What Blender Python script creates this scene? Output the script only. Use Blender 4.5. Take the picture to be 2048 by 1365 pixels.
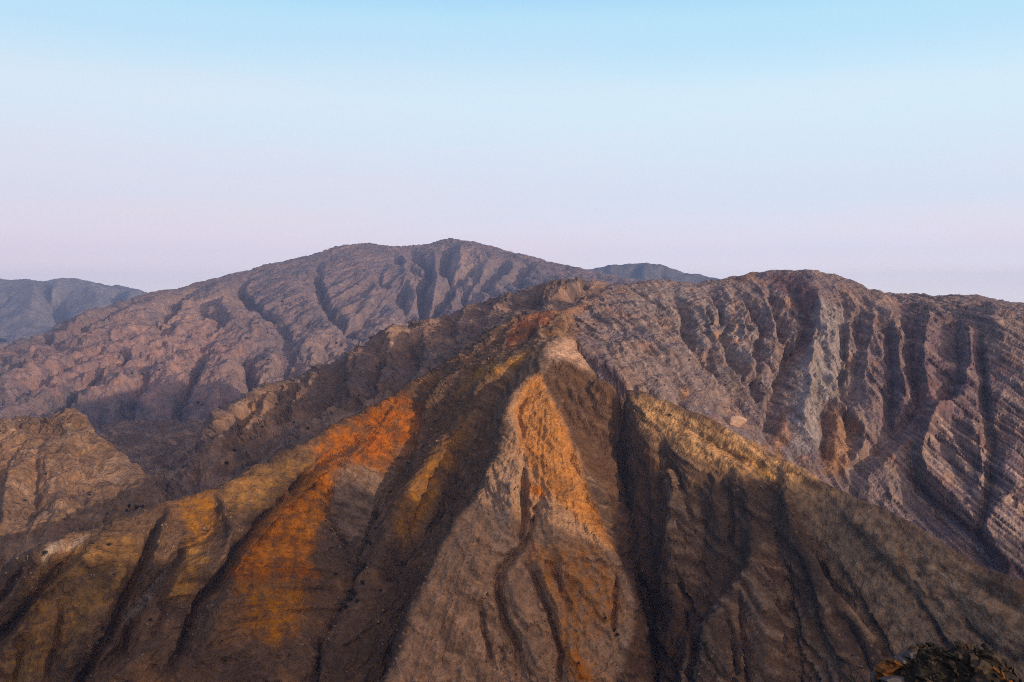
import bpy, bmesh, math, random, time
import numpy as np
T0 = time.time()
C = bpy.context.scene
for o in list(bpy.data.objects): bpy.data.objects.remove(o)
rng = np.random.default_rng(7); random.seed(7)

# ------------------------------------------------------------------ camera, light, sky, exposure
F = 2000.0                       # focal length in pixels of a 2048 px wide frame
CU, CV, HORIZON = 1024.0, 682.5, 610.0
PITCH = math.atan((CV - HORIZON) / F)
cam_d = bpy.data.cameras.new('camera'); cam = bpy.data.objects.new('camera', cam_d); C.collection.objects.link(cam)
cam_d.sensor_width = 36; cam_d.lens = 36 * F / 2048; cam_d.clip_start = 0.5; cam_d.clip_end = 60000
cam.location = (0, 0, 0); cam.rotation_euler = (math.pi / 2 - PITCH, 0, 0)
C.camera = cam

SUN_AZ, SUN_EL = math.radians(46), math.radians(10.0)   # behind the camera, to its right
sd = bpy.data.lights.new('sun', 'SUN'); sd.energy = 4.4; sd.angle = math.radians(0.5); sd.color = (1.0, 0.72, 0.46)
sun = bpy.data.objects.new('sun', sd); C.collection.objects.link(sun)
SUN = np.array([math.sin(SUN_AZ) * math.cos(SUN_EL), -math.cos(SUN_AZ) * math.cos(SUN_EL), math.sin(SUN_EL)])
from mathutils import Vector
sun.rotation_euler = Vector(SUN).to_track_quat('Z', 'Y').to_euler()

W = bpy.data.worlds.new('World'); C.world = W; W.use_nodes = True
nt = W.node_tree; nt.nodes.clear()
def N(nt, t, **k):
    n = nt.nodes.new(t)
    for a, b in k.items(): setattr(n, a, b)
    return n
def srgb(r, g, b):
    return tuple(((c / 255 + .055) / 1.055) ** 2.4 if c > 10 else c / 255 / 12.92 for c in (r, g, b)) + (1.0,)
tc = N(nt, 'ShaderNodeTexCoord'); sx = N(nt, 'ShaderNodeSeparateXYZ'); nt.links.new(tc.outputs['Generated'], sx.inputs[0])
ramp = N(nt, 'ShaderNodeValToRGB'); ramp.color_ramp.interpolation = 'EASE'
mr = N(nt, 'ShaderNodeMapRange'); mr.inputs['From Min'].default_value = -0.1; mr.inputs['From Max'].default_value = 0.9
nt.links.new(sx.outputs['Z'], mr.inputs[0]); nt.links.new(mr.outputs[0], ramp.inputs[0])
SKY = [(-0.10, (230, 219, 226)), (0.0, (250, 243, 243)), (0.03, (243, 236, 242)), (0.055, (229, 225, 238)), (0.11, (219, 230, 244)), (0.19, (211, 235, 249)),
       (0.26, (184, 225, 247)), (0.33, (136, 200, 241)), (0.50, (80, 130, 190)), (0.9, (40, 66, 115))]
els = ramp.color_ramp.elements
while len(els) < len(SKY): els.new(0.5)
for e, (z, c) in zip(els, SKY):
    e.position = min(1, max(0, z + 0.1)); g = 1.07 + 0.14 * max(0, 1 - abs(z) / 0.11); e.color = tuple(k * g for k in srgb(*c)[:3]) + (1,)
# the sunset side of the sky glows warmer, broadly round the sun
nrm = N(nt, 'ShaderNodeVectorMath', operation='NORMALIZE'); nt.links.new(tc.outputs['Generated'], nrm.inputs[0])
dot = N(nt, 'ShaderNodeVectorMath', operation='DOT_PRODUCT'); nt.links.new(nrm.outputs[0], dot.inputs[0]); dot.inputs[1].default_value = tuple(SUN)
mg = N(nt, 'ShaderNodeMapRange', interpolation_type='SMOOTHSTEP'); mg.inputs['From Min'].default_value = -0.1; mg.inputs['From Max'].default_value = 1.0
nt.links.new(dot.outputs['Value'], mg.inputs[0])
mx = N(nt, 'ShaderNodeMix', data_type='RGBA'); nt.links.new(mg.outputs[0], mx.inputs['Factor'])
nt.links.new(ramp.outputs[0], mx.inputs['A']); mx.inputs['B'].default_value = (1.65, 1.3, 1.12, 1)
# thin uneven veil of high cloud low in the sky
vm = N(nt, 'ShaderNodeMapping'); vm.inputs['Scale'].default_value = (2.2, 2.2, 16); nt.links.new(nrm.outputs[0], vm.inputs[0])
vn = N(nt, 'ShaderNodeTexNoise'); vn.inputs['Scale'].default_value = 1.6; vn.inputs['Detail'].default_value = 6; vn.inputs['Roughness'].default_value = .55; nt.links.new(vm.outputs[0], vn.inputs['Vector'])
vr = N(nt, 'ShaderNodeMapRange'); vr.inputs['From Min'].default_value = .45; vr.inputs['From Max'].default_value = .75; vr.inputs['To Max'].default_value = .30; nt.links.new(vn.outputs['Fac'], vr.inputs[0])
ve = N(nt, 'ShaderNodeMapRange'); ve.inputs['From Min'].default_value = .30; ve.inputs['From Max'].default_value = .02; nt.links.new(sx.outputs['Z'], ve.inputs[0])
vk = N(nt, 'ShaderNodeMath', operation='MULTIPLY'); nt.links.new(vr.outputs[0], vk.inputs[0]); nt.links.new(ve.outputs[0], vk.inputs[1])
vx = N(nt, 'ShaderNodeMix', data_type='RGBA'); nt.links.new(vk.outputs[0], vx.inputs['Factor']); nt.links.new(mx.outputs['Result'], vx.inputs['A']); vx.inputs['B'].default_value = (1.05, .80, .80, 1)
pk = N(nt, 'ShaderNodeMapRange'); pk.inputs['From Min'].default_value = .25; pk.inputs['From Max'].default_value = -.6; pk.inputs['To Max'].default_value = .5; nt.links.new(sx.outputs['X'], pk.inputs[0])
pe = N(nt, 'ShaderNodeMath', operation='MULTIPLY'); nt.links.new(pk.outputs[0], pe.inputs[0]); nt.links.new(ve.outputs[0], pe.inputs[1])
px2 = N(nt, 'ShaderNodeMix', data_type='RGBA'); nt.links.new(pe.outputs[0], px2.inputs['Factor']); nt.links.new(vx.outputs['Result'], px2.inputs['A']); px2.inputs['B'].default_value = (.86, .66, .74, 1)
vx = px2
bg = N(nt, 'ShaderNodeBackground'); nt.links.new(vx.outputs['Result'], bg.inputs[0]); bg.inputs[1].default_value = 1.0
wo = N(nt, 'ShaderNodeOutputWorld'); nt.links.new(bg.outputs[0], wo.inputs[0])
vs = C.view_settings; vs.view_transform = 'Standard'; vs.look = 'None'; vs.gamma = 1; vs.use_curve_mapping = False; vs.exposure = 0.0
C.cycles.use_denoising = False; C.cycles.filter_width = 1.0; C.cycles.max_bounces = 5; C.cycles.diffuse_bounces = 2; C.cycles.volume_bounces = 0

# ------------------------------------------------------------------ helpers: pixels <-> rays, noise, grids
cp, sp = math.cos(PITCH), math.sin(PITCH)
def ray(u, v):
    """pixel -> (azimuth, slope z/r)"""
    u = np.asarray(u, float); v = np.asarray(v, float)
    dx = (u - CU) / F; dy = (CV - v) / F
    X = dx; Y = cp + dy * sp; Z = -sp + dy * cp
    return np.arctan2(X, Y), Z / np.hypot(X, Y)
def pix(x, y, z):
    d = y * cp - z * sp; d = np.where(d > 1e-3, d, 1e-3); up = y * sp + z * cp
    return CU + F * x / d, CV - F * up / d
PERM = rng.permutation(4096); GA = rng.uniform(0, 2 * np.pi, 4096); GX, GY = np.cos(GA).astype(np.float32), np.sin(GA).astype(np.float32)
def perlin(x, y):
    xi = np.floor(x).astype(np.int64); yi = np.floor(y).astype(np.int64)
    fx = (x - xi).astype(np.float32); fy = (y - yi).astype(np.float32)
    ux = fx * fx * fx * (fx * (fx * 6 - 15) + 10); uy = fy * fy * fy * (fy * (fy * 6 - 15) + 10)
    def g(i, j, ax, ay):
        h = PERM[(PERM[(xi + i) & 4095] + yi + j) & 4095]
        return GX[h] * ax + GY[h] * ay
    a = g(0, 0, fx, fy); b = g(1, 0, fx - 1, fy); c = g(0, 1, fx, fy - 1); d = g(1, 1, fx - 1, fy - 1)
    a += ux * (b - a); c += ux * (d - c)
    return (a + uy * (c - a)) * 1.5
def fbm(x, y, octs=5, gain=.5, ridged=False, seed=0):
    t = 0; a = 1.0
    for i in range(octs):
        n = perlin(x + 37.7 * (i + seed), y - 19.3 * (i + seed))
        t = t + a * ((1 - 2 * np.abs(n)) if ridged else n)
        x = x * 2.03; y = y * 2.03; a *= gain
    return t
def noise1(s, seed=0):
    return perlin(s, np.full_like(s, 0.5 + 7.3 * seed)) * 1.4
def box(a, k):
    if k < 1: return a
    for ax in (0, 1):
        p = [(0, 0), (0, 0)]; p[ax] = (k + 1, k)
        c = np.cumsum(np.pad(a, p, mode='edge'), axis=ax, dtype=np.float64)
        n = a.shape[ax]
        a = (np.take(c, range(2 * k + 1, 2 * k + 1 + n), ax) - np.take(c, range(0, n), ax)) / (2 * k + 1)
    return a
def smooth(a, k, it=2):
    for _ in range(it): a = box(a, k)
    return a

def relax(val, fix, levels=6, its=(60, 60, 60, 80, 120, 300)):
    """membrane through fixed cells, coarse to fine"""
    pyr = [(val * fix, fix.astype(np.float64))]
    for _ in range(levels - 1):
        v, w = pyr[-1]
        h, wd = v.shape; H2, W2 = (h + 1) // 2, (wd + 1) // 2
        vp = np.zeros((H2 * 2, W2 * 2)); wp = np.zeros_like(vp); vp[:h, :wd] = v; wp[:h, :wd] = w
        vs_ = vp.reshape(H2, 2, W2, 2).sum((1, 3)); ws = wp.reshape(H2, 2, W2, 2).sum((1, 3))
        m = ws > 0
        pyr.append((np.where(m, vs_ / np.maximum(ws, 1e-9), 0), m.astype(np.float64)))
    z = None
    for lv in range(levels - 1, -1, -1):
        v, w = pyr[lv]; m = w > 0
        vv = np.where(m, v, 0).astype(np.float32)
        if z is None: z = np.full(v.shape, vv[m].mean() if m.any() else 0, np.float32)
        else:
            # bilinear upsampling
            h, wd = v.shape
            yi = (np.arange(h) - .5) / 2; xi = (np.arange(wd) - .5) / 2
            y0 = np.clip(np.floor(yi).astype(int), 0, z.shape[0] - 1); y1 = np.minimum(y0 + 1, z.shape[0] - 1); fy = np.clip(yi - y0, 0, 1)[:, None].astype(np.float32)
            x0 = np.clip(np.floor(xi).astype(int), 0, z.shape[1] - 1); x1 = np.minimum(x0 + 1, z.shape[1] - 1); fx = np.clip(xi - x0, 0, 1)[None].astype(np.float32)
            t = z[y0] * (1 - fy) + z[y1] * fy
            z = t[:, x0] * (1 - fx) + t[:, x1] * fx
        z[m] = vv[m]
        p = np.empty((z.shape[0] + 2, z.shape[1] + 2), np.float32)
        for _ in range(its[lv]):
            p[1:-1, 1:-1] = z; p[0, 1:-1] = z[0]; p[-1, 1:-1] = z[-1]; p[1:-1, 0] = z[:, 0]; p[1:-1, -1] = z[:, -1]
            z = (p[:-2, 1:-1] + p[2:, 1:-1] + p[1:-1, :-2] + p[1:-1, 2:]) * np.float32(.25)
            z[m] = vv[m]
    return z

def far(pts, k=1.8): return [(u, v, r * k) for u, v, r in pts]
class Patch:
    """a piece of mountain as a height field on an azimuth x log-distance grid (equal detail everywhere); rows = distance"""
    def __init__(s, u0, u1, nth, r0, r1, nr, zlow):
        s.th0 = ray(u0, 700)[0]; s.th1 = ray(u1, 700)[0]; s.nth, s.nr, s.r0, s.r1 = nth, nr, r0, r1
        s.th = np.linspace(s.th0, s.th1, nth); s.r = np.exp(np.linspace(math.log(r0), math.log(r1), nr))
        s.R, s.TH = np.meshgrid(s.r, s.th, indexing='ij')
        s.X = s.R * np.sin(s.TH); s.Y = s.R * np.cos(s.TH)
        s.acc = np.zeros((nr, nth)); s.cnt = np.zeros((nr, nth))
        s.pin(s.th, np.full(nth, r0), np.full(nth, zlow[0])); s.pin(s.th, np.full(nth, r1), np.full(nth, zlow[1]))
    def ij(s, th, r):
        return ((np.log(r) - math.log(s.r0)) / (math.log(s.r1) - math.log(s.r0)) * (s.nr - 1), (th - s.th0) / (s.th1 - s.th0) * (s.nth - 1))
    def pin(s, th, r, z, acc=None, cnt=None):
        acc = s.acc if acc is None else acc; cnt = s.cnt if cnt is None else cnt
        i, j = s.ij(np.asarray(th), np.asarray(r)); i = np.rint(i).astype(int); j = np.rint(j).astype(int)
        ok = (i >= 0) & (i < s.nr) & (j >= 0) & (j < s.nth)
        np.add.at(acc, (i[ok], j[ok]), np.asarray(z)[ok]); np.add.at(cnt, (i[ok], j[ok]), 1)
    gain = 1.0
    def dense(s, pts, wob=0):
        """points (u,v,...) -> densely sampled polyline, a little crooked"""
        p = np.array(pts, float); seg = np.hypot(*np.diff(p[:, :2], axis=0).T); t = np.concatenate([[0], np.cumsum(seg)])
        n = max(3, int(t[-1] * 1.5)); tt = np.linspace(0, t[-1], n)
        # smooth resampling (Catmull-like by averaging) keeps corners soft
        q = np.stack([np.interp(tt, t, p[:, k]) for k in range(p.shape[1])], 1)
        if wob:
            e = np.minimum(1, np.minimum(tt, tt[-1] - tt) / 20); k = float(p[0, 0] + p[0, 1])
            q[:, 0] += wob * e * (noise1(tt / 23 + k) + .8 * noise1(tt / 7 + k)); q[:, 1] += wob * .7 * e * (noise1(tt / 23 - k, 3) + .8 * noise1(tt / 7 - k, 3))
        return q
    def line(s, pts, back=0.0, wob=1.2, skip=0.0):
        """main line with known distances; back>0 lets the ground fall away behind it"""
        q = s.dense(pts, wob)
        th, sl = ray(q[:, 0], q[:, 1]); r = q[:, 2]; z = sl * r
        s.pin(th, r, z)
        if back > 0:
            g = np.linspace(0, 1, len(r)) >= skip
            for k in (.35, 1.0): s.pin(th[g], (r * (1 + back * k))[g], (z - .6 * r * back * k)[g])
    def trough(s, pts, side, steps=((6, 14, 16), (14, 32, 26)), wob=3.0):
        """ground drops away behind a crest on one side (in picture columns)"""
        q = s.dense(pts, wob); _, sl = ray(q[:, 0], q[:, 1]); z = sl * q[:, 2]; k = np.clip(np.linspace(0, 5, len(q)), 0.1, 1)
        for du, dr, dz in steps:
            th, _ = ray(q[:, 0] + side * du, q[:, 1]); s.pin(th, q[:, 2] + dr * k, z - dz * k)
    def solve(s, soft=0):
        s.Z = relax(np.where(s.cnt > 0, s.acc / np.maximum(s.cnt, 1), 0), s.cnt > 0).astype(np.float64)
        if soft: s.Z = smooth(s.Z, soft, 2)
        # relief is later pushed out of the slope rather than straight up, so walls do not stretch
        s.Z0 = s.Z.copy(); dl = (math.log(s.r1) - math.log(s.r0)) / (s.nr - 1); dt = (s.th1 - s.th0) / (s.nth - 1)
        gi, gj = np.gradient(smooth(s.Z, 5, 2)); gr = gi / (s.R * dl); gt = gj / (s.R * dt)
        nx = -(gr * np.sin(s.TH) + gt * np.cos(s.TH)); ny = -(gr * np.cos(s.TH) - gt * np.sin(s.TH)); nz = np.full_like(nx, .35)
        k = np.sqrt(nx * nx + ny * ny + nz * nz); s.dir = (nx / k, ny / k, nz / k)
        s.D_acc = np.zeros_like(s.acc); s.D_cnt = np.zeros_like(s.cnt)
    def finish(s):
        d = s.Z - s.Z0
        s.X = s.X + s.dir[0] * d; s.Y = s.Y + s.dir[1] * d; s.Z = s.Z0 + s.dir[2] * d
    def sample(s, A, i, j):
        i = np.clip(i, 0, s.nr - 1.001); j = np.clip(j, 0, s.nth - 1.001); a = i.astype(int); b = j.astype(int); fi = i - a; fj = j - b
        return (A[a, b] * (1 - fi) + A[a + 1, b] * fi) * (1 - fj) + (A[a, b + 1] * (1 - fi) + A[a + 1, b + 1] * fi) * fj
    def hit(s, u, v, h=0.0):
        """nearest distance at which the pixel's ray meets the height field raised by h"""
        th, sl = ray(u, v); th = np.atleast_1d(th); sl = np.atleast_1d(sl); h = np.broadcast_to(h, th.shape)
        j = np.clip((th - s.th0) / (s.th1 - s.th0) * (s.nth - 1), 0, s.nth - 1); jj = np.rint(j).astype(int)
        col = s.Z[:, jj] + h[None] - sl[None] * s.r[:, None]       # >0 : ground above the ray
        up = col > 0; up[0] = False
        first = np.argmax(up, 0); ok = up.any(0)
        first = np.maximum(first, 1); k = np.arange(len(jj))
        c0 = col[first - 1, k]; c1 = col[first, k]; t = np.clip(-c0 / np.where(np.abs(c1 - c0) < 1e-9, 1, c1 - c0), 0, 1)
        r = s.r[first - 1] * (1 - t) + s.r[first] * t
        return th, r, ok
    def feat(s, h, pts, w=0, taper=True, wob=2.0):
        """a rib (h>0) or gully (h<0), drawn on the solved slope"""
        h = h * s.gain
        q = s.dense([(p[0], p[1], p[2] if len(p) > 2 else 1.0) for p in pts], wob); n = len(q)
        a = q[:, 2].copy()
        if taper: a *= np.clip(np.minimum(np.linspace(0, 4, n), np.linspace(6, 0, n) + .3), 0, 1)
        th, r, ok = s.hit(q[:, 0], q[:, 1], 0.0)
        if ok.sum() < 2: return
        s.pin(th[ok], r[ok], (h * a)[ok], s.D_acc, s.D_cnt)
        if w:
            d = np.gradient(q[:, :2], axis=0); d /= np.hypot(d[:, 0], d[:, 1])[:, None] + 1e-9
            for sg in (-1, 1):
                ww = w * (1 + .35 * noise1(np.arange(n) / 40. + 3 * sg, 2))
                uu = q[:, 0] - sg * d[:, 1] * ww; vv = q[:, 1] + sg * d[:, 0] * ww
                th, r, ok = s.hit(uu, vv, 0.0)
                s.pin(th[ok], r[ok], np.zeros(ok.sum()), s.D_acc, s.D_cnt)
    def apply(s, keep=True, decay=0.0):
        if keep:
            m = (s.cnt > 0) & (s.D_cnt == 0)
            s.D_cnt[m] = 1
        d = relax(np.where(s.D_cnt > 0, s.D_acc / np.maximum(s.D_cnt, 1), 0), s.D_cnt > 0)
        s.Z = s.Z + smooth(d, 1, 1)
        s.D_acc = np.zeros_like(s.acc); s.D_cnt = np.zeros_like(s.cnt)
    def rills(s, n, steps, rounds, k, mx=6.0, soft=1, wide=1, hp=12, mask=1.0):
        """water tracks: walkers run downhill, and where many pass the ground is cut"""
        dl = (math.log(s.r1) - math.log(s.r0)) / (s.nr - 1); dt = (s.th1 - s.th0) / (s.nth - 1)
        cell = s.R * math.sqrt(dl * dt)
        for rd in range(rounds):
            Zs = smooth(s.Z, soft, 1) if soft else s.Z
            gi, gj = np.gradient(Zs); gi = gi / dl; gj = gj / dt
            m = np.hypot(gi, gj) + 1e-9; gi = (-gi / m / dl * math.sqrt(dl * dt)).astype(np.float32); gj = (-gj / m / dt * math.sqrt(dl * dt)).astype(np.float32)
            i = rng.uniform(1, s.nr - 2, n).astype(np.float32); j = rng.uniform(1, s.nth - 2, n).astype(np.float32)
            A = np.zeros(s.nr * s.nth, np.float32); di = np.zeros(n, np.float32); dj = np.zeros(n, np.float32)
            for st in range(steps):
                a = i.astype(np.int32); b = j.astype(np.int32); f = a * s.nth + b
                A += np.bincount(f, minlength=A.size).astype(np.float32)
                di = .35 * di + .65 * gi[a, b]; dj = .35 * dj + .65 * gj[a, b]
                i = np.clip(i + di, 1, s.nr - 2); j = np.clip(j + dj, 1, s.nth - 2)
            A = A.reshape(s.nr, s.nth) / (n * steps / A.size)
            cut = np.minimum(np.log1p(smooth(A, wide, 1)), mx)
            s.Z = s.Z - k * cell * mask * (cut - smooth(cut, hp, 1))
    def drain(s, k, n=None, steps=140, mask=1.0):
        """branching gullies from wide to narrow"""
        n = n or s.Z.size // 5
        s.rills(n, steps, 2, k * 1.3, soft=8, wide=4, hp=30, mask=mask)
        s.rills(n, steps, 2, k * .6, soft=3, wide=2, hp=16, mask=mask)
        s.rills(n, steps // 2, 2, k * .25, soft=1, wide=1, hp=8, mask=mask)
    def blocks(s, a, b, amp, seed=0, mask=1.0, tilt=.9):
        """angular joint blocks: cells in (a, b), each with its own height and tilt"""
        best = np.full(a.shape, 9e9); ca = np.zeros_like(a); cb = np.zeros_like(a); hid = np.zeros(a.shape, np.int64)
        ia = np.floor(a).astype(np.int64); ib = np.floor(b).astype(np.int64)
        for da in (-1, 0, 1):
            for db in (-1, 0, 1):
                h = PERM[(PERM[(ia + da + 17 * seed) & 4095] + ib + db) & 4095]
                pa = ia + da + .5 + .42 * GX[h]; pb = ib + db + .5 + .42 * GY[h]
                d = np.maximum(np.abs(a - pa) * .8 + np.abs(b - pb) * .35, np.abs(b - pb)); m = d < best
                best = np.where(m, d, best); ca = np.where(m, pa, ca); cb = np.where(m, pb, cb); hid = np.where(m, h, hid)
        h2 = PERM[hid]; out = .7 * GX[h2] + tilt * ((a - ca) * GY[h2] + (b - cb) * GX[PERM[h2]])
        s.Z = s.Z + amp * out * mask
    def ribs(s, u, v, r, amp, width, length, seed=0, mask=1.0):
        """sharp spurs and runnels radiating from a summit"""
        th, sl = ray(u, v); cx, cy = r * math.sin(th), r * math.cos(th); dx, dy = s.X - cx, cy - s.Y
        rho = np.hypot(dx, dy) + 1e-6; phi = np.arctan2(dx, dy); L = rho.mean()
        w = .35 * fbm(s.X / length, s.Y / length, 3, seed=seed + 2)
        a = phi * L / width + w; b = rho / length
        n = 1.35 * (0.5 - np.abs(perlin(a, b + seed))) + .7 * (0.5 - np.abs(perlin(a * 2.3 + 5, b * 1.9 - seed))) + .4 * (0.5 - np.abs(perlin(a * 5.1 - 9, b * 3.7)))
        s.Z = s.Z + amp * n * mask * np.clip(rho / (L * .25), 0, 1)
        s.polar = (phi * L, rho)
        return perlin(a * 3.1 + 3, b * .8) + .7 * perlin(a * 8.3, b * 1.5 + 7)
    def strata(s, nrm, amp, scale, warp=0.3, seed=0):
        n = np.array(nrm, float); n /= np.linalg.norm(n)
        q = s.X * n[0] + s.Y * n[1] + s.Z * n[2]
        q = q / scale + warp * fbm(s.X / scale / 6, s.Y / scale / 6, 3, seed=seed)
        b = noise1(q, seed) + .6 * noise1(q * 2.3, seed + 1) + .4 * noise1(q * 5.1, seed + 2)
        return b, amp * b
    def crevices(s, nrm, amp, scale, width=.1, warp=.5, seed=0, mask=1.0):
        n = np.array(nrm, float); n /= np.linalg.norm(n)
        q = (s.X * n[0] + s.Y * n[1] + s.Z * n[2]) / scale + warp * fbm(s.X / scale / 4, s.Y / scale / 4, 3, seed=seed + 5)
        a = np.clip(1 - np.abs(noise1(q, seed)) / width, 0, 1) * np.clip(fbm(s.X / scale / 5, s.Y / scale / 5, 3, seed=seed + 9) * 2.2 + .35, 0, 1)
        s.Z = s.Z - amp * a * mask
        return a * mask

# painted minerals, plus some painted light and shade: polygons in picture coordinates, laid on the rock they belong to
PW, PH = 1180, 700
def poly_mask(pts, feather):
    m = np.zeros((PH, PW), np.float32); p = np.array(pts, float) / 2; p[:, 0] += 78
    ys = np.arange(PH) + .5; xs = np.arange(PW) + .5
    x0 = max(0, int(p[:, 0].min())); x1 = min(PW, int(p[:, 0].max()) + 2); y0 = max(0, int(p[:, 1].min())); y1 = min(PH, int(p[:, 1].max()) + 2)
    if x1 <= x0 or y1 <= y0: return m
    X, Y = np.meshgrid(xs[x0:x1], ys[y0:y1]); ins = np.zeros(X.shape, bool)
    for k in range(len(p)):
        ax, ay = p[k]; bx, by = p[(k + 1) % len(p)]
        c = (ay > Y) != (by > Y)
        ins ^= c & (X < (bx - ax) * (Y - ay) / ((by - ay) if by != ay else 1e-9) + ax)
    m[y0:y1, x0:x1] = ins
    return smooth(m, max(1, int(feather / 2)), 2)
def lerp(a, b, t): return a + (b - a) * t[..., None]
def rgb(r, g, b): return np.array([r, g, b], float)

def paint(s, base, blobs, streaks, polys, warp=14, seed=0, tint=.7, sat=1.0):
    """mineral colour per vertex: beds, blotches, patches, some holding painted light or shade"""
    x, y = s.X, s.Y; L = s.R.mean()
    col = np.broadcast_to(np.array(base, float), s.Z.shape + (3,)).copy()
    for c, sc, lo, hi, sd in blobs:
        n = fbm(x / sc, y / sc, 4, seed=sd); col = lerp(col, rgb(*c), np.clip((n - lo) / (hi - lo), 0, 1) * .8)
    for c, b, lo, hi, st in streaks:
        col = lerp(col, rgb(*c), np.clip((b - lo) / (hi - lo), 0, 1) * st)
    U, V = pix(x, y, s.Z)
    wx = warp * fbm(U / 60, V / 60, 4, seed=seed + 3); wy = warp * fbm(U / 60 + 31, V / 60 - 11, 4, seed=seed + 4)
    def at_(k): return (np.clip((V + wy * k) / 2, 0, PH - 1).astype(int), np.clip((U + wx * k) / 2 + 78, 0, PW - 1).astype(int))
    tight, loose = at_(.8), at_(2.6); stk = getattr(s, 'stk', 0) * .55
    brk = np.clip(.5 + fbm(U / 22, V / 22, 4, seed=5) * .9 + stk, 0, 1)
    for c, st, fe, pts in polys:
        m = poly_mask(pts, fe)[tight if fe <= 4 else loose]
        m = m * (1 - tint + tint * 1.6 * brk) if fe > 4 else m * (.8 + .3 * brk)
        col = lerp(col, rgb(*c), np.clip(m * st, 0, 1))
    v = 1 + .11 * fbm(U / 14, V / 14, 3, seed=9) + .08 * perlin(U / 3.1, V / 3.1)
    g = col.mean(-1, keepdims=True); col = g + (col - g) * sat
    return np.clip(col * v[..., None], .004, .9)

def mesh_from(s, name, col, mat, label, cat):
    me = bpy.data.meshes.new(name); nr, nth = s.Z.shape
    co = np.stack([s.X, s.Y, s.Z], -1).reshape(-1, 3).astype(np.float32)
    idx = np.arange(nr * nth, dtype=np.int32).reshape(nr, nth)
    q = np.stack([idx[:-1, :-1], idx[:-1, 1:], idx[1:, 1:], idx[1:, :-1]], -1).reshape(-1, 4)
    me.vertices.add(len(co)); me.vertices.foreach_set('co', co.ravel())
    me.loops.add(q.size); me.loops.foreach_set('vertex_index', q.ravel())
    me.polygons.add(len(q)); me.polygons.foreach_set('loop_start', np.arange(0, q.size, 4, dtype=np.int32))
    me.polygons.foreach_set('use_smooth', np.ones(len(q), bool))
    a = me.attributes.new('rock_tone', 'FLOAT_COLOR', 'POINT')
    a.data.foreach_set('color', np.concatenate([col.reshape(-1, 3), np.ones((len(co), 1))], 1).astype(np.float32).ravel())
    me.update(calc_edges=True); me.materials.append(mat)
    o = bpy.data.objects.new(name, me); C.collection.objects.link(o)
    o['kind'] = 'structure'; o['label'] = label; o['category'] = cat
    return o

def rock_material(name, scale, bump, bed_dir=(0.6, -0.3, 0.7), bed=10.0, bed_amt=.35):
    """grainy rock: rock tone (mineral colour, some painted light and shade) x grain x irregular beds; the same fields give the relief"""
    m = bpy.data.materials.new(name); m.use_nodes = True; t = m.node_tree; b = t.nodes['Principled BSDF']; L = t.links.new
    def nd(kind, **k): return N(t, kind, **k)
    def noise(vec, sc, det, rough, dim='3D'):
        n = nd('ShaderNodeTexNoise', noise_dimensions=dim); n.inputs['Scale'].default_value = sc; n.inputs['Detail'].default_value = det; n.inputs['Roughness'].default_value = rough
        L(vec, n.inputs['W' if dim == '1D' else 'Vector']); return n.outputs['Fac']
    def rng_(x, a, b_, c, d):
        r = nd('ShaderNodeMapRange'); L(x, r.inputs[0])
        for k, v in zip(('From Min', 'From Max', 'To Min', 'To Max'), (a, b_, c, d)): r.inputs[k].default_value = v
        return r.outputs[0]
    def math_(op, x, y=None, z=None):
        n = nd('ShaderNodeMath', operation=op)
        for k, v in enumerate((x, y, z)):
            if v is None: continue
            if isinstance(v, (int, float)): n.inputs[k].default_value = v
            else: L(v, n.inputs[k])
        return n.outputs[0]
    at = nd('ShaderNodeAttribute', attribute_name='rock_tone'); geo = nd('ShaderNodeNewGeometry'); P_ = geo.outputs['Position']
    grain = noise(P_, .7 / scale, 5, .58); broad = noise(P_, 1 / (bed * 3), 4, .6)
    dp = nd('ShaderNodeVectorMath', operation='DOT_PRODUCT'); L(P_, dp.inputs[0]); dp.inputs[1].default_value = Vector(bed_dir).normalized()
    w = math_('MULTIPLY_ADD', broad, 2.2, math_('MULTIPLY', dp.outputs['Value'], 1 / bed))
    w2 = math_('MULTIPLY_ADD', grain, .25, w)
    beds = noise(w2, 1.0, 7, .68, '1D')
    where = rng_(noise(P_, 1 / (bed * 6), 3, .6), .38, .62, .15, 1.0)
    k1 = rng_(grain, .3, .7, .70, 1.30)
    k2 = math_('MULTIPLY_ADD', math_('MULTIPLY', rng_(beds, .3, .7, -bed_amt, bed_amt), where), 1.0, 1.0)
    cm = nd('ShaderNodeVectorMath', operation='SCALE'); L(at.outputs['Color'], cm.inputs[0]); L(math_('MULTIPLY', k1, k2), cm.inputs['Scale'])
    L(cm.outputs[0], b.inputs['Base Color']); b.inputs['Roughness'].default_value = .95; b.inputs['Specular IOR Level'].default_value = .15
    v = nd('ShaderNodeTexVoronoi', feature='F1'); v.inputs['Scale'].default_value = 1.6 / scale; L(P_, v.inputs['Vector'])
    h = math_('MULTIPLY_ADD', v.outputs['Distance'], .35, math_('MULTIPLY_ADD', math_('MULTIPLY', beds, where), bed / scale * .5, math_('MULTIPLY', grain, 1.6)))
    bp = nd('ShaderNodeBump'); bp.inputs['Strength'].default_value = bump; bp.inputs['Distance'].default_value = scale; L(h, bp.inputs['Height']); L(bp.outputs[0], b.inputs['Normal'])
    return m
def log(*a): print('[%.1fs]' % (time.time() - T0), *a)

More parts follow.
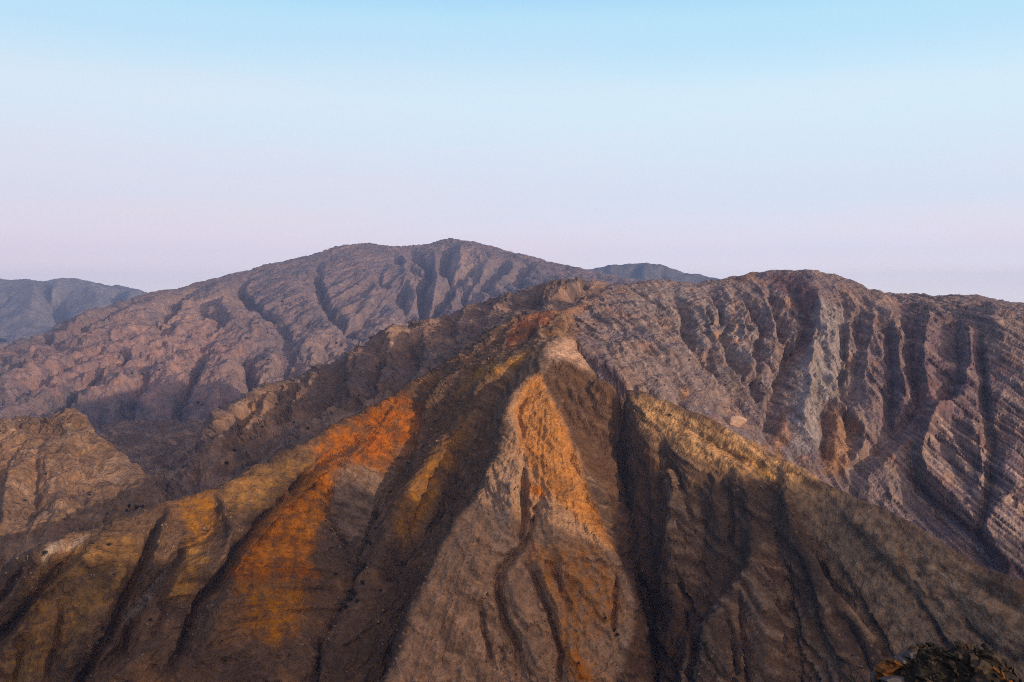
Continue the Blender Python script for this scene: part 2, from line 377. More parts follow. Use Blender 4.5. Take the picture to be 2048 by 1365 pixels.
# ------------------------------------------------------------------ near mountain (the cone in the middle)
A = Patch(-130, 2180, 1000, 560, 1420, 640, (-330, -420))
CREST = [(1225, 566, 1400), (1197, 592, 1340), (1162, 607, 1290), (1130, 621, 1240), (1101, 624, 1210)]
A.line(CREST, back=.1, wob=0)
A.line([(1130, 621, 1240), (1136, 655, 1140), (1122, 680, 1050), (1101, 692, 1000), (1092, 722, 945)])
LEFT = [(1101, 624, 1210), (1026, 635, 1180), (957, 683, 1120), (920, 710, 1090), (872, 741, 1060), (814, 780, 1020), (728, 823, 970), (660, 860, 930), (621, 883, 910), (517, 932, 870),
        (430, 978, 840), (348, 1003, 825), (203, 1061, 795), (149, 1073, 790), (83, 1106, 778), (0, 1150, 765), (-200, 1245, 745)]
A.line(LEFT, back=.16, wob=.4)
RIGHT = [(1092, 722, 945), (1145, 727, 940), (1200, 744, 932), (1241, 762, 922), (1309, 795, 905), (1360, 816, 895), (1428, 846, 880), (1520, 894, 865), (1604, 938, 850), (1666, 967, 840), (1757, 1013, 825),
         (1830, 1057, 812), (1921, 1108, 800), (2048, 1167, 785), (2250, 1270, 765)]
A.line(RIGHT, back=.16, skip=.17, wob=.4)
S1 = [(1092, 722, 945), (1080, 739, 928), (1050, 762, 915), (1022, 787, 900), (1008, 820, 885), (1002, 852, 870), (998, 880, 860), (1002, 903, 850), (978, 930, 838), (965, 975, 822), (927, 1025, 800), (899, 1064, 785), (882, 1090, 775),
      (862, 1132, 760), (845, 1173, 745), (817, 1228, 725), (803, 1290, 702), (773, 1360, 680), (730, 1460, 650)]
A.line(S1, wob=6.0); A.trough(S1, -1, wob=6.0)
C1 = [(1080, 739, 928), (1094, 783, 907), (1104, 811, 893), (1118, 831, 886), (1138, 859, 876), (1152, 883, 867), (1162, 913, 856), (1160, 945, 843), (1166, 1013, 818), (1190, 1047, 805), (1207, 1078, 793), (1227, 1110, 781), (1255, 1160, 763),
      (1272, 1208, 745), (1272, 1249, 730), (1255, 1303, 709), (1227, 1350, 690), (1200, 1420, 665)]
A.line(C1)
CANYON = [(1160, 760, 932), (1186, 795, 935), (1207, 830, 936), (1222, 866, 935), (1242, 927, 925), (1250, 1013, 896), (1272, 1112, 862), (1292, 1184, 832), (1304, 1242, 806), (1309, 1310, 780), (1312, 1380, 750), (1312, 1440, 725)]
A.line(CANYON)
C2 = [(1200, 744, 932), (1248, 777, 918), (1265, 811, 902), (1272, 838, 890), (1299, 879, 873), (1330, 913, 850), (1340, 965, 828), (1340, 1046, 799), (1335, 1119, 775), (1355, 1192, 751), (1384, 1243, 731), (1372, 1320, 704), (1360, 1400, 675)]
A.line(C2, wob=2.5); A.trough(C2[4:], -1, wob=2.5)
CAN2 = [(1384, 940, 838), (1400, 1000, 832), (1408, 1075, 818), (1401, 1156, 795), (1390, 1247, 763), (1370, 1320, 738), (1350, 1400, 705)]
A.line(CAN2)
R2 = [(1479, 953, 833), (1494, 1010, 815), (1503, 1090, 790), (1494, 1134, 778), (1472, 1163, 766), (1446, 1199, 752), (1421, 1247, 734), (1402, 1300, 714), (1390, 1380, 685)]
A.line(R2, wob=2.5); A.trough(R2, -1, ((6, 10, 10), (14, 20, 15)), 2.5)
R1 = [(1570, 966, 838), (1574, 1002, 826), (1589, 1046, 814), (1614, 1083, 805), (1640, 1134, 787), (1665, 1185, 769), (1698, 1221, 757), (1724, 1251, 746), (1760, 1313, 725), (1790, 1380, 702), (1830, 1460, 675)]
A.line(R1, wob=3.0); A.trough(R1[2:], -1, ((7, 14, 16), (16, 28, 22)))
A.line([(1540, 985, 842), (1560, 1075, 825), (1585, 1185, 793), (1596, 1251, 770), (1600, 1320, 743), (1605, 1400, 712)])
A.line([(1300, 1480, 660), (800, 1480, 660)])
# drainage west of the spine
A.line([(1063, 708, 1000), (1030, 745, 975), (1002, 780, 955), (985, 835, 935), (960, 885, 915), (916, 941, 912), (896, 999, 893), (879, 1037, 878), (831, 1098, 853), (807, 1132, 840), (759, 1184, 815), (711, 1228, 795), (677, 1293, 763), (640, 1365, 728), (610, 1430, 705)])
A.line([(1060, 704, 1000), (1000, 729, 972), (961, 765, 958), (950, 831, 930), (900, 880, 905), (845, 937, 880), (800, 1010, 852), (770, 1080, 826), (740, 1130, 805), (700, 1210, 770), (650, 1290, 735)])
A.line([(906, 742, 1040), (865, 797, 1005), (845, 818, 992), (835, 880, 960), (817, 927, 930), (780, 982, 905), (752, 1037, 880), (725, 1119, 845), (704, 1194, 805), (690, 1240, 785)])
A.line([(680, 1290, 735), (500, 1380, 690), (300, 1440, 670), (0, 1480, 665), (-150, 1500, 660)])
A.line([(1900, 1440, 690), (2200, 1440, 700)])
A.solve(2)
log('A base')
# second order ribs and gullies
A.gain = 2.0
def f(h, pts): A.feat(h, pts, w=0 if h > 0 else (8 if h > -7.5 else 15), wob=2.0)
f(9, [(810, 790), (760, 850), (700, 905), (662, 926), (621, 957), (550, 1023), (497, 1086), (459, 1148), (420, 1230), (390, 1330)])
f(-11, [(690, 880), (640, 930), (592, 978), (538, 1032), (480, 1098), (447, 1150), (406, 1193), (381, 1247), (364, 1297), (327, 1355)])
f(7, [(430, 988), (439, 1007), (451, 1057), (439, 1106), (414, 1156), (400, 1180)])
f(-8, [(428, 985), (435, 1015), (430, 1065), (372, 1090), (344, 1131), (298, 1181), (257, 1247), (244, 1297), (199, 1338)])
f(9, [(348, 1007), (315, 1065), (306, 1115), (273, 1173), (240, 1247), (224, 1293), (200, 1320)])
f(-11, [(330, 1020), (302, 1081), (281, 1144), (248, 1197), (215, 1276), (190, 1317), (157, 1365), (140, 1400)])
f(8, [(203, 1065), (180, 1110), (120, 1164), (87, 1189), (54, 1239), (0, 1310)])
f(-10, [(150, 1085), (141, 1098), (103, 1156), (70, 1197), (25, 1247), (0, 1272), (-60, 1320)])
f(6, [(149, 1076), (90, 1120), (50, 1148), (21, 1197), (0, 1226), (-60, 1280)])
f(-6, [(60, 1130), (30, 1160), (0, 1200), (-40, 1230)])
f(6, [(260, 1100), (235, 1170), (205, 1230), (160, 1290), (120, 1365)])
f(-5, [(120, 1200), (115, 1280), (90, 1360)]); f(4, [(90, 1240), (70, 1300), (50, 1365)]); f(-4, [(45, 1290), (30, 1365)])
f(4, [(150, 1240), (140, 1300), (135, 1365)])
f(-4, [(310, 1190), (330, 1230), (300, 1270)]); f(4, [(380, 1120), (330, 1200), (320, 1215)])
f(7, [(330, 1290), (290, 1305), (240, 1340), (205, 1365)])
f(-5, [(670, 935), (660, 985), (655, 1030), (700, 1120)])
f(4, [(720, 930), (730, 1000), (740, 1040)]); f(-3, [(790, 800), (740, 880), (720, 910)]); f(3, [(760, 870), (700, 920)])
f(-5, [(964, 745), (920, 800), (870, 850), (850, 880)]); f(5, [(935, 745), (890, 790), (860, 830)])
f(-4, [(905, 850), (880, 930), (840, 1010), (812, 1090)]); f(3, [(880, 960), (845, 1040), (800, 1120)])
f(-4, [(1020, 640), (990, 690), (930, 730)]); f(-5, [(1073, 645), (1060, 675), (1040, 695)]); f(5, [(1085, 640), (1078, 665), (1090, 685)])
f(4, [(1040, 700), (980, 733), (940, 742), (910, 765)])
# the lit middle wall
f(-8, [(1046, 900), (1046, 968), (1050, 1020), (1046, 1071), (1039, 1102), (1002, 1139), (995, 1173), (1005, 1225), (1022, 1269), (1036, 1303), (1039, 1350)])
f(-6, [(1072, 1000), (1070, 1020), (1063, 1064), (1042, 1102)])
f(-7, [(1040, 1108), (1050, 1125), (1070, 1153), (1084, 1194), (1101, 1225), (1108, 1262), (1121, 1303), (1118, 1365)])
f(-6, [(961, 1200), (968, 1255), (978, 1293), (985, 1330)])
f(5, [(1020, 960), (1022, 1020), (1015, 1080)]); f(5, [(1090, 900), (1095, 980), (1100, 1060), (1120, 1130), (1130, 1200)])
f(4, [(1012, 1160), (1030, 1200), (1060, 1260)]); f(4, [(1058, 1100), (1080, 1150), (1110, 1210), (1125, 1270)])
f(-4, [(1100, 1130), (1120, 1165), (1140, 1220)]); f(4, [(1130, 1270), (1150, 1320), (1180, 1365)])
f(-3, [(1005, 1290), (1003, 1340)]); f(4, [(1070, 1290), (1080, 1340)]); f(4, [(930, 1050), (950, 1110), (960, 1170)])
f(-4, [(1140, 905), (1150, 925), (1163, 955)]); f(-6, [(1228, 1098), (1240, 1135), (1232, 1184), (1229, 1242), (1225, 1260)])
f(5, [(1180, 944), (1207, 985), (1220, 1026), (1222, 1050), (1232, 1090)]); f(-5, [(1165, 960), (1172, 1000), (1200, 1045), (1215, 1070)])
f(4, [(1030, 800), (1022, 850), (1040, 890)]); f(-3, [(1060, 780), (1035, 830), (1045, 880)]); f(3, [(1075, 830), (1100, 870), (1130, 900)])
# the dark bowl
for u, v, u2, v2 in [(1105, 740, 1150, 860), (1125, 738, 1180, 880), (1145, 742, 1200, 900), (1166, 752, 1196, 830), (1185, 755, 1240, 850), (1210, 765, 1255, 870)]:
    f(-2, [(u, v + 14), ((u + u2) / 2 - 4, (v + v2) / 2), (u2, v2)])
f(4, [(1262, 1000), (1275, 1090), (1310, 1190)]); f(-4, [(1285, 900), (1300, 1000), (1300, 1100), (1322, 1200)])
f(4, [(1200, 860), (1212, 940), (1225, 1000)])
# ribs east of the canyon
f(-4, [(1310, 880), (1360, 960), (1385, 1030), (1395, 1080)]); f(3, [(1330, 870), (1385, 945)]); f(3, [(1345, 1000), (1375, 1060), (1395, 1110)]); f(-3, [(1345, 1030), (1380, 1090)])
f(-3, [(1345, 1130), (1362, 1180), (1386, 1210)]); f(4, [(1420, 950), (1440, 1040), (1445, 1100)]); f(-4, [(1450, 960), (1465, 1040), (1460, 1110)])
f(5, [(1499, 1156), (1505, 1210), (1508, 1258), (1515, 1320), (1534, 1375)]); f(-6, [(1478, 1170), (1483, 1210), (1488, 1283), (1500, 1365)])
f(-4, [(1450, 1215), (1460, 1270), (1475, 1350)]); f(4, [(1425, 1250), (1440, 1300), (1455, 1365)])
f(-4, [(1520, 1110), (1545, 1180), (1560, 1260), (1575, 1340)]); f(4, [(1510, 1120), (1540, 1200), (1550, 1290), (1565, 1365)])
f(4, [(1600, 1090), (1640, 1180), (1665, 1247), (1683, 1291), (1700, 1340)]); f(-4, [(1590, 1100), (1620, 1180), (1645, 1260), (1670, 1330)])
f(-5, [(1690, 1235), (1720, 1290), (1745, 1350)])
# the broad eastern slope
f(-5, [(1618, 1010), (1702, 1057), (1749, 1108), (1804, 1163), (1837, 1203), (1870, 1254), (1890, 1285), (1920, 1330)])
f(4, [(1660, 1010), (1750, 1075), (1820, 1140), (1870, 1200)]); f(-3, [(1811, 1120), (1850, 1170), (1880, 1220)])
f(5, [(1890, 1165), (1930, 1195), (1976, 1218), (2048, 1262), (2120, 1300)]); f(-5, [(1910, 1200), (1935, 1251), (1980, 1290), (2048, 1325)])
f(-4, [(1930, 1150), (1990, 1190), (2048, 1225)]); f(4, [(1950, 1155), (2048, 1200)]); f(3, [(1620, 1050), (1690, 1140), (1760, 1240), (1800, 1310)])
f(-3, [(1640, 1080), (1720, 1190), (1780, 1290)]); f(-3, [(1360, 850), (1450, 900), (1550, 945)]); f(3, [(1330, 850), (1420, 900), (1500, 940)])
# back slope toward the saddle
f(-7, [(1140, 640), (1139, 660), (1134, 676)]); f(5, [(1150, 640), (1160, 670), (1175, 690)]); f(5, [(1115, 635), (1118, 655), (1112, 680)])
f(-5, [(1200, 640), (1225, 680), (1262, 720), (1280, 750)]); f(5, [(1190, 610), (1230, 660), (1290, 700), (1330, 740)]); f(-5, [(1240, 600), (1290, 660), (1340, 720)])
f(4, [(1170, 690), (1230, 730), (1280, 760)])
A.apply(); log('A feats')
n = A
ws = 6 * fbm(n.X / 60, n.Y / 60, 3, seed=1)
A.Z += 3.0 * fbm(n.X / 70, n.Y / 70, 4, .5) + 1.0 * fbm(n.X / 14 + ws * .1, n.Y / 14, 4, .55, ridged=True, seed=4)
UA, VA = pix(A.X, A.Y, A.Z); mA = .15 + .85 * np.clip((UA + 30 * fbm(A.X / 60, A.Y / 60, 3) - 880) / 120, 0, 1); eA = np.clip((UA - 1250) / 80, 0, 1) * np.clip((UA - 1250 - 1.0 * (VA - 870)) / 160 + .2, 0, 1)
A.stk = A.ribs(1092, 722, 945, 4.0, 15, 120, 3, 1 - .65 * mA - .2 * eA)
bA, dA = A.strata((0.48, -0.27, 0.83), 0.8, 4.6, .25, 1); A.Z += dA * mA * (1 - .5 * eA)
A.drain(.34)
bA, dA = A.strata((0.48, -0.27, 0.83), .6, 4.6, .25, 1); bA = bA * mA * (1 + .5 * eA)
nq = (A.X * .48 - A.Y * .27 + A.Z * .83); wq = fbm(A.X / 25, A.Y / 25, 3, seed=61)
for w_, l_, a_, sd_ in ((9., 34., 2.0, 1), (4., 17., .7, 2)):
    A.blocks(nq / w_ + .5 * wq, (A.Z + .3 * A.X) / l_ + .3 * wq, a_, sd_, np.clip(mA * 1.1 - .15, 0, 1) * (1 - .75 * eA) * np.clip((VA - 790) / 120, .15, 1))
    A.blocks(A.polar[0] / (w_ * 1.3) + .7 * wq, A.polar[1] / (l_ * .8) + .5 * wq, a_ * .65, sd_ + 5, np.clip(1.05 - mA, 0, 1))
cA = A.crevices((0.48, -0.27, 0.83), 4.0, 11.0, .12, .35, 3, mA * (1 - .75 * eA) * np.clip((VA - 800) / 120, .2, 1)); A.Z += dA * mA + .35 * fbm(n.X / 3.0, n.Y / 3.0, 3, .6, seed=8)
log('A eroded')
A.finish()
BROWN = (.100, .063, .042)
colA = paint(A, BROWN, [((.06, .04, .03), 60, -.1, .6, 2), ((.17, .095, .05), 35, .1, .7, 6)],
    [((.25, .18, .13), bA, .15, .8, .6), ((.06, .04, .03), -bA, .2, .8, .7)],
    [((.46, .31, .235), .9, 10, [(1092, 725), (1105, 690), (1130, 672), (1160, 690), (1240, 745), (1250, 775), (1200, 748), (1140, 724)]),  # pale crest rock, brightened further as if sunlit
     ((.33, .205, .128), .85, 4, [(1080, 745), (1050, 765), (1022, 790), (1004, 850), (1003, 903), (978, 932), (965, 975), (927, 1027), (882, 1092), (845, 1175), (805, 1285), (770, 1370), (1225, 1370), (1255, 1300), (1272, 1210), (1235, 1115), (1190, 1050), (1166, 1010), (1160, 915), (1118, 830)]),  # tan rock of the middle wall, sunlight brightened into its colour
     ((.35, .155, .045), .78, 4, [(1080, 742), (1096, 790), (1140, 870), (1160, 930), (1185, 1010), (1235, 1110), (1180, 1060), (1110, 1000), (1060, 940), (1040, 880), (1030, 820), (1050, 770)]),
     ((.38, .13, .02), .8, 6, [(1040, 960), (1072, 955), (1095, 985), (1080, 1000), (1060, 990)]),
     ((.34, .155, .055), .8, 14, [(1080, 1090), (1180, 1080), (1240, 1180), (1235, 1240), (1160, 1290), (1230, 1365), (1130, 1365), (1110, 1200), (1060, 1120)]),
     ((.38, .13, .02), .8, 5, [(1128, 1280), (1150, 1300), (1200, 1365), (1150, 1365), (1128, 1310)]),
     ((.45, .13, .02), .8, 5, [(1055, 1098), (1075, 1090), (1070, 1120), (1058, 1110)]),
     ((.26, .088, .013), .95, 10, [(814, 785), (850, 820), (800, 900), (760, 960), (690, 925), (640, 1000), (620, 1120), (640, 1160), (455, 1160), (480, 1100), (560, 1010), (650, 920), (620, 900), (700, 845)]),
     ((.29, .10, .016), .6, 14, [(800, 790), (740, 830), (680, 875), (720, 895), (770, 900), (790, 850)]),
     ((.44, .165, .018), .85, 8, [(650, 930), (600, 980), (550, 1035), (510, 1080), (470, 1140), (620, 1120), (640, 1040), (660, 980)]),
     ((.30, .125, .022), .75, 14, [(465, 1165), (620, 1170), (610, 1230), (560, 1290), (500, 1260)]),
     ((.17, .122, .095), .8, 8, [(678, 926), (790, 948), (770, 1000), (750, 1050), (720, 1110), (690, 1060), (655, 1010)]),  # grey panel: shade over the orange slope put into the colour
     ((.24, .115, .025), .8, 10, [(845, 937), (905, 860), (950, 830), (935, 880), (890, 960), (850, 1030), (810, 1100), (780, 1080), (800, 1000)]),
     ((.29, .155, .04), .8, 6, [(1097, 692), (1046, 706), (1000, 728), (950, 745), (905, 790), (960, 760), (1020, 735), (1080, 705)]),
     ((.24, .11, .022), .85, 8, [(350, 1005), (430, 985), (435, 1050), (400, 1080), (370, 1050)]),
     ((.20, .115, .045), .75, 16, [(60, 1140), (140, 1090), (240, 1060), (300, 1110), (240, 1200), (140, 1300), (60, 1365), (0, 1365), (60, 1220)]),
     ((.25, .14, .05), .65, 12, [(430, 985), (560, 925), (640, 900), (600, 960), (520, 1030), (460, 1010)]),
     ((.24, .13, .04), .7, 8, [(380, 1080), (435, 1060), (410, 1130), (380, 1200), (330, 1210)]),
     ((.40, .34, .30), .8, 6, [(80, 1112), (150, 1075), (200, 1062), (150, 1085), (90, 1120)]),
     ((.34, .31, .30), .8, 4, [(330, 1143), (345, 1130), (300, 1190), (255, 1250), (250, 1240), (290, 1185)]),
     ((.42, .26, .135), .8, 10, [(1250, 790), (1330, 805), (1430, 850), (1600, 940), (1700, 990), (1640, 1000), (1520, 960), (1420, 930), (1320, 880)]),  # golden band of the upper slope, sunlight painted into its tone
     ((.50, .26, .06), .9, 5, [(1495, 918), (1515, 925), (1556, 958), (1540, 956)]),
     ((.25, .175, .118), .85, 12, [(1580, 980), (1700, 1000), (1900, 1110), (2048, 1200), (2048, 1365), (1800, 1365), (1680, 1180)]),
     ((.48, .10, .02), .85, 5, [(1210, 655), (1228, 668), (1258, 690), (1260, 706), (1240, 700), (1215, 672)]),
     ((.40, .13, .05), .6, 10, [(1020, 660), (1060, 630), (1101, 625), (1150, 622), (1130, 632), (1080, 645), (1050, 670), (1010, 700)]),
     ((.34, .20, .16), .5, 14, [(1130, 630), (1220, 590), (1260, 680), (1350, 780), (1280, 770), (1180, 690)]),
     ((.080, .044, .026), .8, 3, [(1083, 742), (1110, 733), (1145, 733), (1200, 752), (1245, 775), (1268, 830), (1272, 860), (1300, 900), (1330, 940), (1330, 1100), (1350, 1200), (1384, 1260), (1360, 1365), (1240, 1365), (1262, 1290), (1276, 1240), (1262, 1165), (1235, 1110), (1228, 1050), (1212, 985), (1180, 940), (1166, 925), (1140, 860), (1108, 810)]),  # dark brown bowl and canyon rock, shade painted into its tone
     ((.062, .042, .031), .85, 3, [(1384, 940), (1412, 948), (1436, 960), (1480, 953), (1495, 963), (1560, 962), (1572, 1000), (1590, 1046), (1640, 1134), (1700, 1225), (1770, 1340), (1720, 1340), (1650, 1200), (1590, 1130), (1530, 1080), (1490, 1130), (1420, 1220), (1390, 1320), (1370, 1250), (1400, 1150), (1410, 1070), (1395, 1000)]),  # cliff below the jagged edge, cast shade painted into the colour
     ((.07, .045, .03), .7, 14, [(1060, 712), (1090, 706), (1040, 760), (1006, 800), (1000, 900), (970, 960), (930, 1020), (880, 1090), (840, 1180), (800, 1300), (770, 1365), (640, 1365), (720, 1240), (800, 1150), (870, 1060), (910, 960), (960, 870), (1000, 780)]),  # ravine west of the spine, the spine's shade painted in
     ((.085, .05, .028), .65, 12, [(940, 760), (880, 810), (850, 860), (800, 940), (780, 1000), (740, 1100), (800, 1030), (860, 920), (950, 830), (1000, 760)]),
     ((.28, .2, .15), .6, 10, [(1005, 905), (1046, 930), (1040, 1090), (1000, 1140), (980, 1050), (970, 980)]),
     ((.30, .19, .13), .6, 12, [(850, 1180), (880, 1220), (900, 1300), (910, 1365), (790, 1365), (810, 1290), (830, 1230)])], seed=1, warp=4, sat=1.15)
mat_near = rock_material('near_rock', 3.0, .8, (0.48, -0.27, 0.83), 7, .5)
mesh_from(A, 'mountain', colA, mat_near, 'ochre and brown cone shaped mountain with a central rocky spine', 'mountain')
log('A mesh')

# ------------------------------------------------------------------ spur behind it on the left
def patch_noise(p, amp, sc, seed, ridged=.35):
    p.Z += amp * fbm(p.X / sc, p.Y / sc, 5, .5, seed=seed) + amp * ridged * fbm(p.X / sc * 3.3, p.Y / sc * 3.3, 4, .55, ridged=True, seed=seed + 3)

S = Patch(200, 1330, 560, 1000, 2600, 300, (-330, -300))
S.line([(327, 985, 1080), (360, 953, 1110), (406, 903, 1170), (447, 845, 1240), (478, 819, 1280), (513, 802, 1320), (567, 778, 1370), (602, 768, 1400), (632, 754, 1430), (684, 730, 1480), (732, 707, 1540), (759, 693, 1580), (773, 676, 1620), (831, 659, 1700),
        (879, 642, 1760), (916, 626, 1800), (957, 606, 1860), (995, 600, 1900), (1060, 583, 1980), (1110, 566, 2040), (1170, 556, 2080), (1215, 570, 2080), (1270, 590, 2060), (1340, 620, 2040)], back=.10, wob=.5)
S.line([(1080, 640, 1260), (1026, 650, 1270), (920, 728, 1220), (814, 798, 1170), (660, 878, 1110), (517, 953, 1060), (430, 1000, 1030), (340, 1020, 1020)])
S.line([(1225, 580, 1480), (1160, 622, 1370), (1110, 634, 1300)])
S.solve(1)
for h, p in [(-16, [(1180, 560), (1150, 590), (1146, 612)]), (14, [(1165, 562), (1130, 590), (1110, 618)]), (-16, [(1090, 575), (1080, 600), (1076, 618)]), (12, [(1110, 572), (1095, 600), (1090, 616)]),
             (-14, [(1050, 590), (1045, 605), (1025, 630)]), (12, [(1030, 597), (1010, 620), (1000, 640)]), (-14, [(985, 606), (985, 630), (960, 655)]), (10, [(955, 612), (940, 640), (930, 670)]),
             (-14, [(910, 632), (911, 680), (915, 700)]), (10, [(880, 648), (872, 690), (880, 725)]), (-10, [(850, 660), (840, 700), (835, 750)]), (12, [(810, 670), (800, 710), (780, 770)]),
             (-10, [(775, 685), (770, 730), (745, 780)]), (10, [(735, 712), (730, 760), (715, 810)]), (-12, [(700, 730), (690, 770), (660, 800), (640, 840)]), (10, [(660, 745), (630, 790), (590, 850)]),
             (-14, [(592, 778), (595, 810), (570, 840), (520, 880), (470, 930)]), (10, [(560, 782), (540, 830), (480, 890)]), (-10, [(505, 812), (490, 850), (440, 900)]), (10, [(465, 840), (440, 900), (400, 960)]),
             (-8, [(425, 890), (410, 935), (390, 980)]), (8, [(385, 935), (370, 970), (350, 1000)])]: S.feat(h, p)
S.apply(); patch_noise(S, 7, 110, 3, .5)
US, VS = pix(S.X, S.Y, S.Z); S.ribs(1150, 480, 2400, 12, 45, 400, 8, np.clip((VS - 600 + .0 * US) / 60, 0, 1))
bS, dS = S.strata((0.6, -0.3, 0.7), 1.0, 16, .6, 2); S.Z += dS
wq = fbm(S.X / 80, S.Y / 80, 4, seed=63)
S.blocks(S.X / 26 + wq, S.Z / 18 + wq, 4, 3); S.blocks(S.X / 11 + wq, S.Z / 9 - wq, 2, 4)
S.drain(.30); S.Z += 1.0 * fbm(S.X / 9, S.Y / 9, 3, .6, seed=5)
S.finish()
colS = paint(S, (.115, .076, .064), [((.14, .10, .10), 120, 0, .6, 4), ((.26, .16, .11), 90, .1, .7, 8)], [((.24, .17, .13), bS, .2, .8, .5), ((.11, .08, .07), -bS, .3, .9, .5)],
    [((.32, .19, .13), .6, 14, [(720, 725), (775, 680), (880, 645), (960, 610), (960, 625), (880, 668), (790, 700), (740, 740)]),
     ((.30, .17, .10), .5, 14, [(340, 985), (450, 850), (520, 800), (600, 770), (560, 820), (480, 890), (400, 980)]),
     ((.36, .2, .12), .6, 8, [(1180, 566), (1220, 562), (1215, 580), (1180, 580)]), ((.33, .2, .14), .6, 8, [(1100, 590), (1125, 585), (1140, 612), (1100, 618)])], seed=3)
mesh_from(S, 'spur', colS, rock_material('spur_rock', 6, .7, (0.6, -0.3, 0.7), 20, .25), 'rugged brown spur descending left behind the orange slope', 'mountain spur')
log('spur')

# ------------------------------------------------------------------ left foothill
B = Patch(-140, 420, 260, 800, 1420, 220, (-330, -360))
B.line([(-150, 862, 1270), (0, 843, 1220), (41, 839, 1210), (83, 839, 1200), (110, 828, 1195), (137, 814, 1185), (166, 825, 1170), (195, 875, 1130), (232, 916, 1100), (269, 945, 1080), (306, 970, 1055), (335, 1000, 1030)], back=.1)
B.line([(-60, 850, 1180), (25, 862, 1130), (83, 883, 1100), (137, 916, 1070), (186, 966, 1030), (232, 1003, 1000), (252, 1036, 980)])
B.line([(330, 1015, 1010), (203, 1085, 915), (83, 1130, 880), (0, 1180, 865), (-150, 1250, 855)])
B.solve(1)
for h, p in [(-6, [(150, 850), (190, 920), (240, 985), (260, 1020)]), (-7, [(75, 930), (70, 980), (72, 1040)]), (6, [(30, 900), (20, 980), (10, 1060)]), (-6, [(0, 900), (-10, 980), (0, 1060)]), (5, [(110, 930), (120, 1000), (110, 1060)]),
             (-5, [(150, 960), (165, 1010), (160, 1050)]), (5, [(200, 985), (200, 1020), (190, 1050)]), (5, [(120, 850), (150, 890)])]: B.feat(h, p)
B.apply(); patch_noise(B, 4, 60, 6, .5)
UB, VB = pix(B.X, B.Y, B.Z); B.ribs(110, 700, 1230, 5, 28, 200, 14, np.clip((VB - 860) / 60, 0, 1))
bB, dB = B.strata((0.6, -0.3, 0.7), .4, 8, .5, 3); B.Z += dB
wq = fbm(B.X / 60, B.Y / 60, 4, seed=64)
B.blocks(B.X / 18 + wq, B.Z / 12 + wq, 2.2, 3); B.blocks(B.X / 8 + wq, B.Z / 6 - wq, 1.2, 4)
B.drain(.30); B.Z += .6 * fbm(B.X / 5, B.Y / 5, 3, .6, seed=7)
B.finish()
colB = paint(B, (.15, .093, .062), [((.17, .115, .09), 60, 0, .6, 3), ((.28, .18, .12), 40, .1, .7, 5)], [((.27, .19, .14), bB, .2, .9, .4), ((.13, .09, .07), -bB, .3, .9, .5)],
    [((.40, .24, .09), .8, 5, [(150, 905), (172, 908), (165, 920), (152, 916)]), ((.32, .19, .12), .5, 20, [(0, 860), (60, 870), (140, 930), (200, 990), (60, 960), (0, 930)])], seed=4)
mesh_from(B, 'foothill', colB, rock_material('foothill_rock', 4, .7, (.6, -.3, .7), 12, .25), 'brown rocky foothill at the left edge below the far slopes', 'hill')

# ------------------------------------------------------------------ far mountain
K = 1.8
D = Patch(-150, 1520, 760, 1380 * K, 4500 * K, 420, (-430, -320))
D.line(far([(137, 645, 2650), (219, 614, 2850), (301, 586, 3050), (359, 577, 3120), (403, 563, 3200), (444, 553, 3300), (506, 539, 3400), (547, 524, 3450), (581, 520, 3480), (595, 512, 3500), (649, 501, 3550), (690, 488, 3600), (756, 491, 3700), (804, 493, 3750), (851, 488, 3800), (879, 481, 3820),
        (899, 476, 3820), (927, 481, 3800), (957, 481, 3780), (978, 490, 3750), (1019, 505, 3680), (1060, 513, 3600), (1104, 524, 3500), (1138, 531, 3400), (1173, 540, 3300), (1241, 557, 3150), (1350, 570, 2950), (1460, 572, 2850)]), back=.09)
D.line(far([(137, 645, 2650), (60, 690, 2450), (0, 716, 2350), (-150, 765, 2150)]), back=.09)
D.line(far([(-140, 890, 1700), (0, 868, 1750), (82, 856, 1780), (200, 885, 1720), (300, 985, 1480), (327, 1010, 1430), (400, 930, 1550), (455, 860, 1720), (520, 820, 1850), (600, 785, 1980), (680, 745, 2120), (720, 716, 2250), (765, 697, 2380), (850, 662, 2600), (880, 648, 2680), (950, 616, 2800), (1000, 606, 2850), (1110, 575, 2900)]))
D.solve(2)
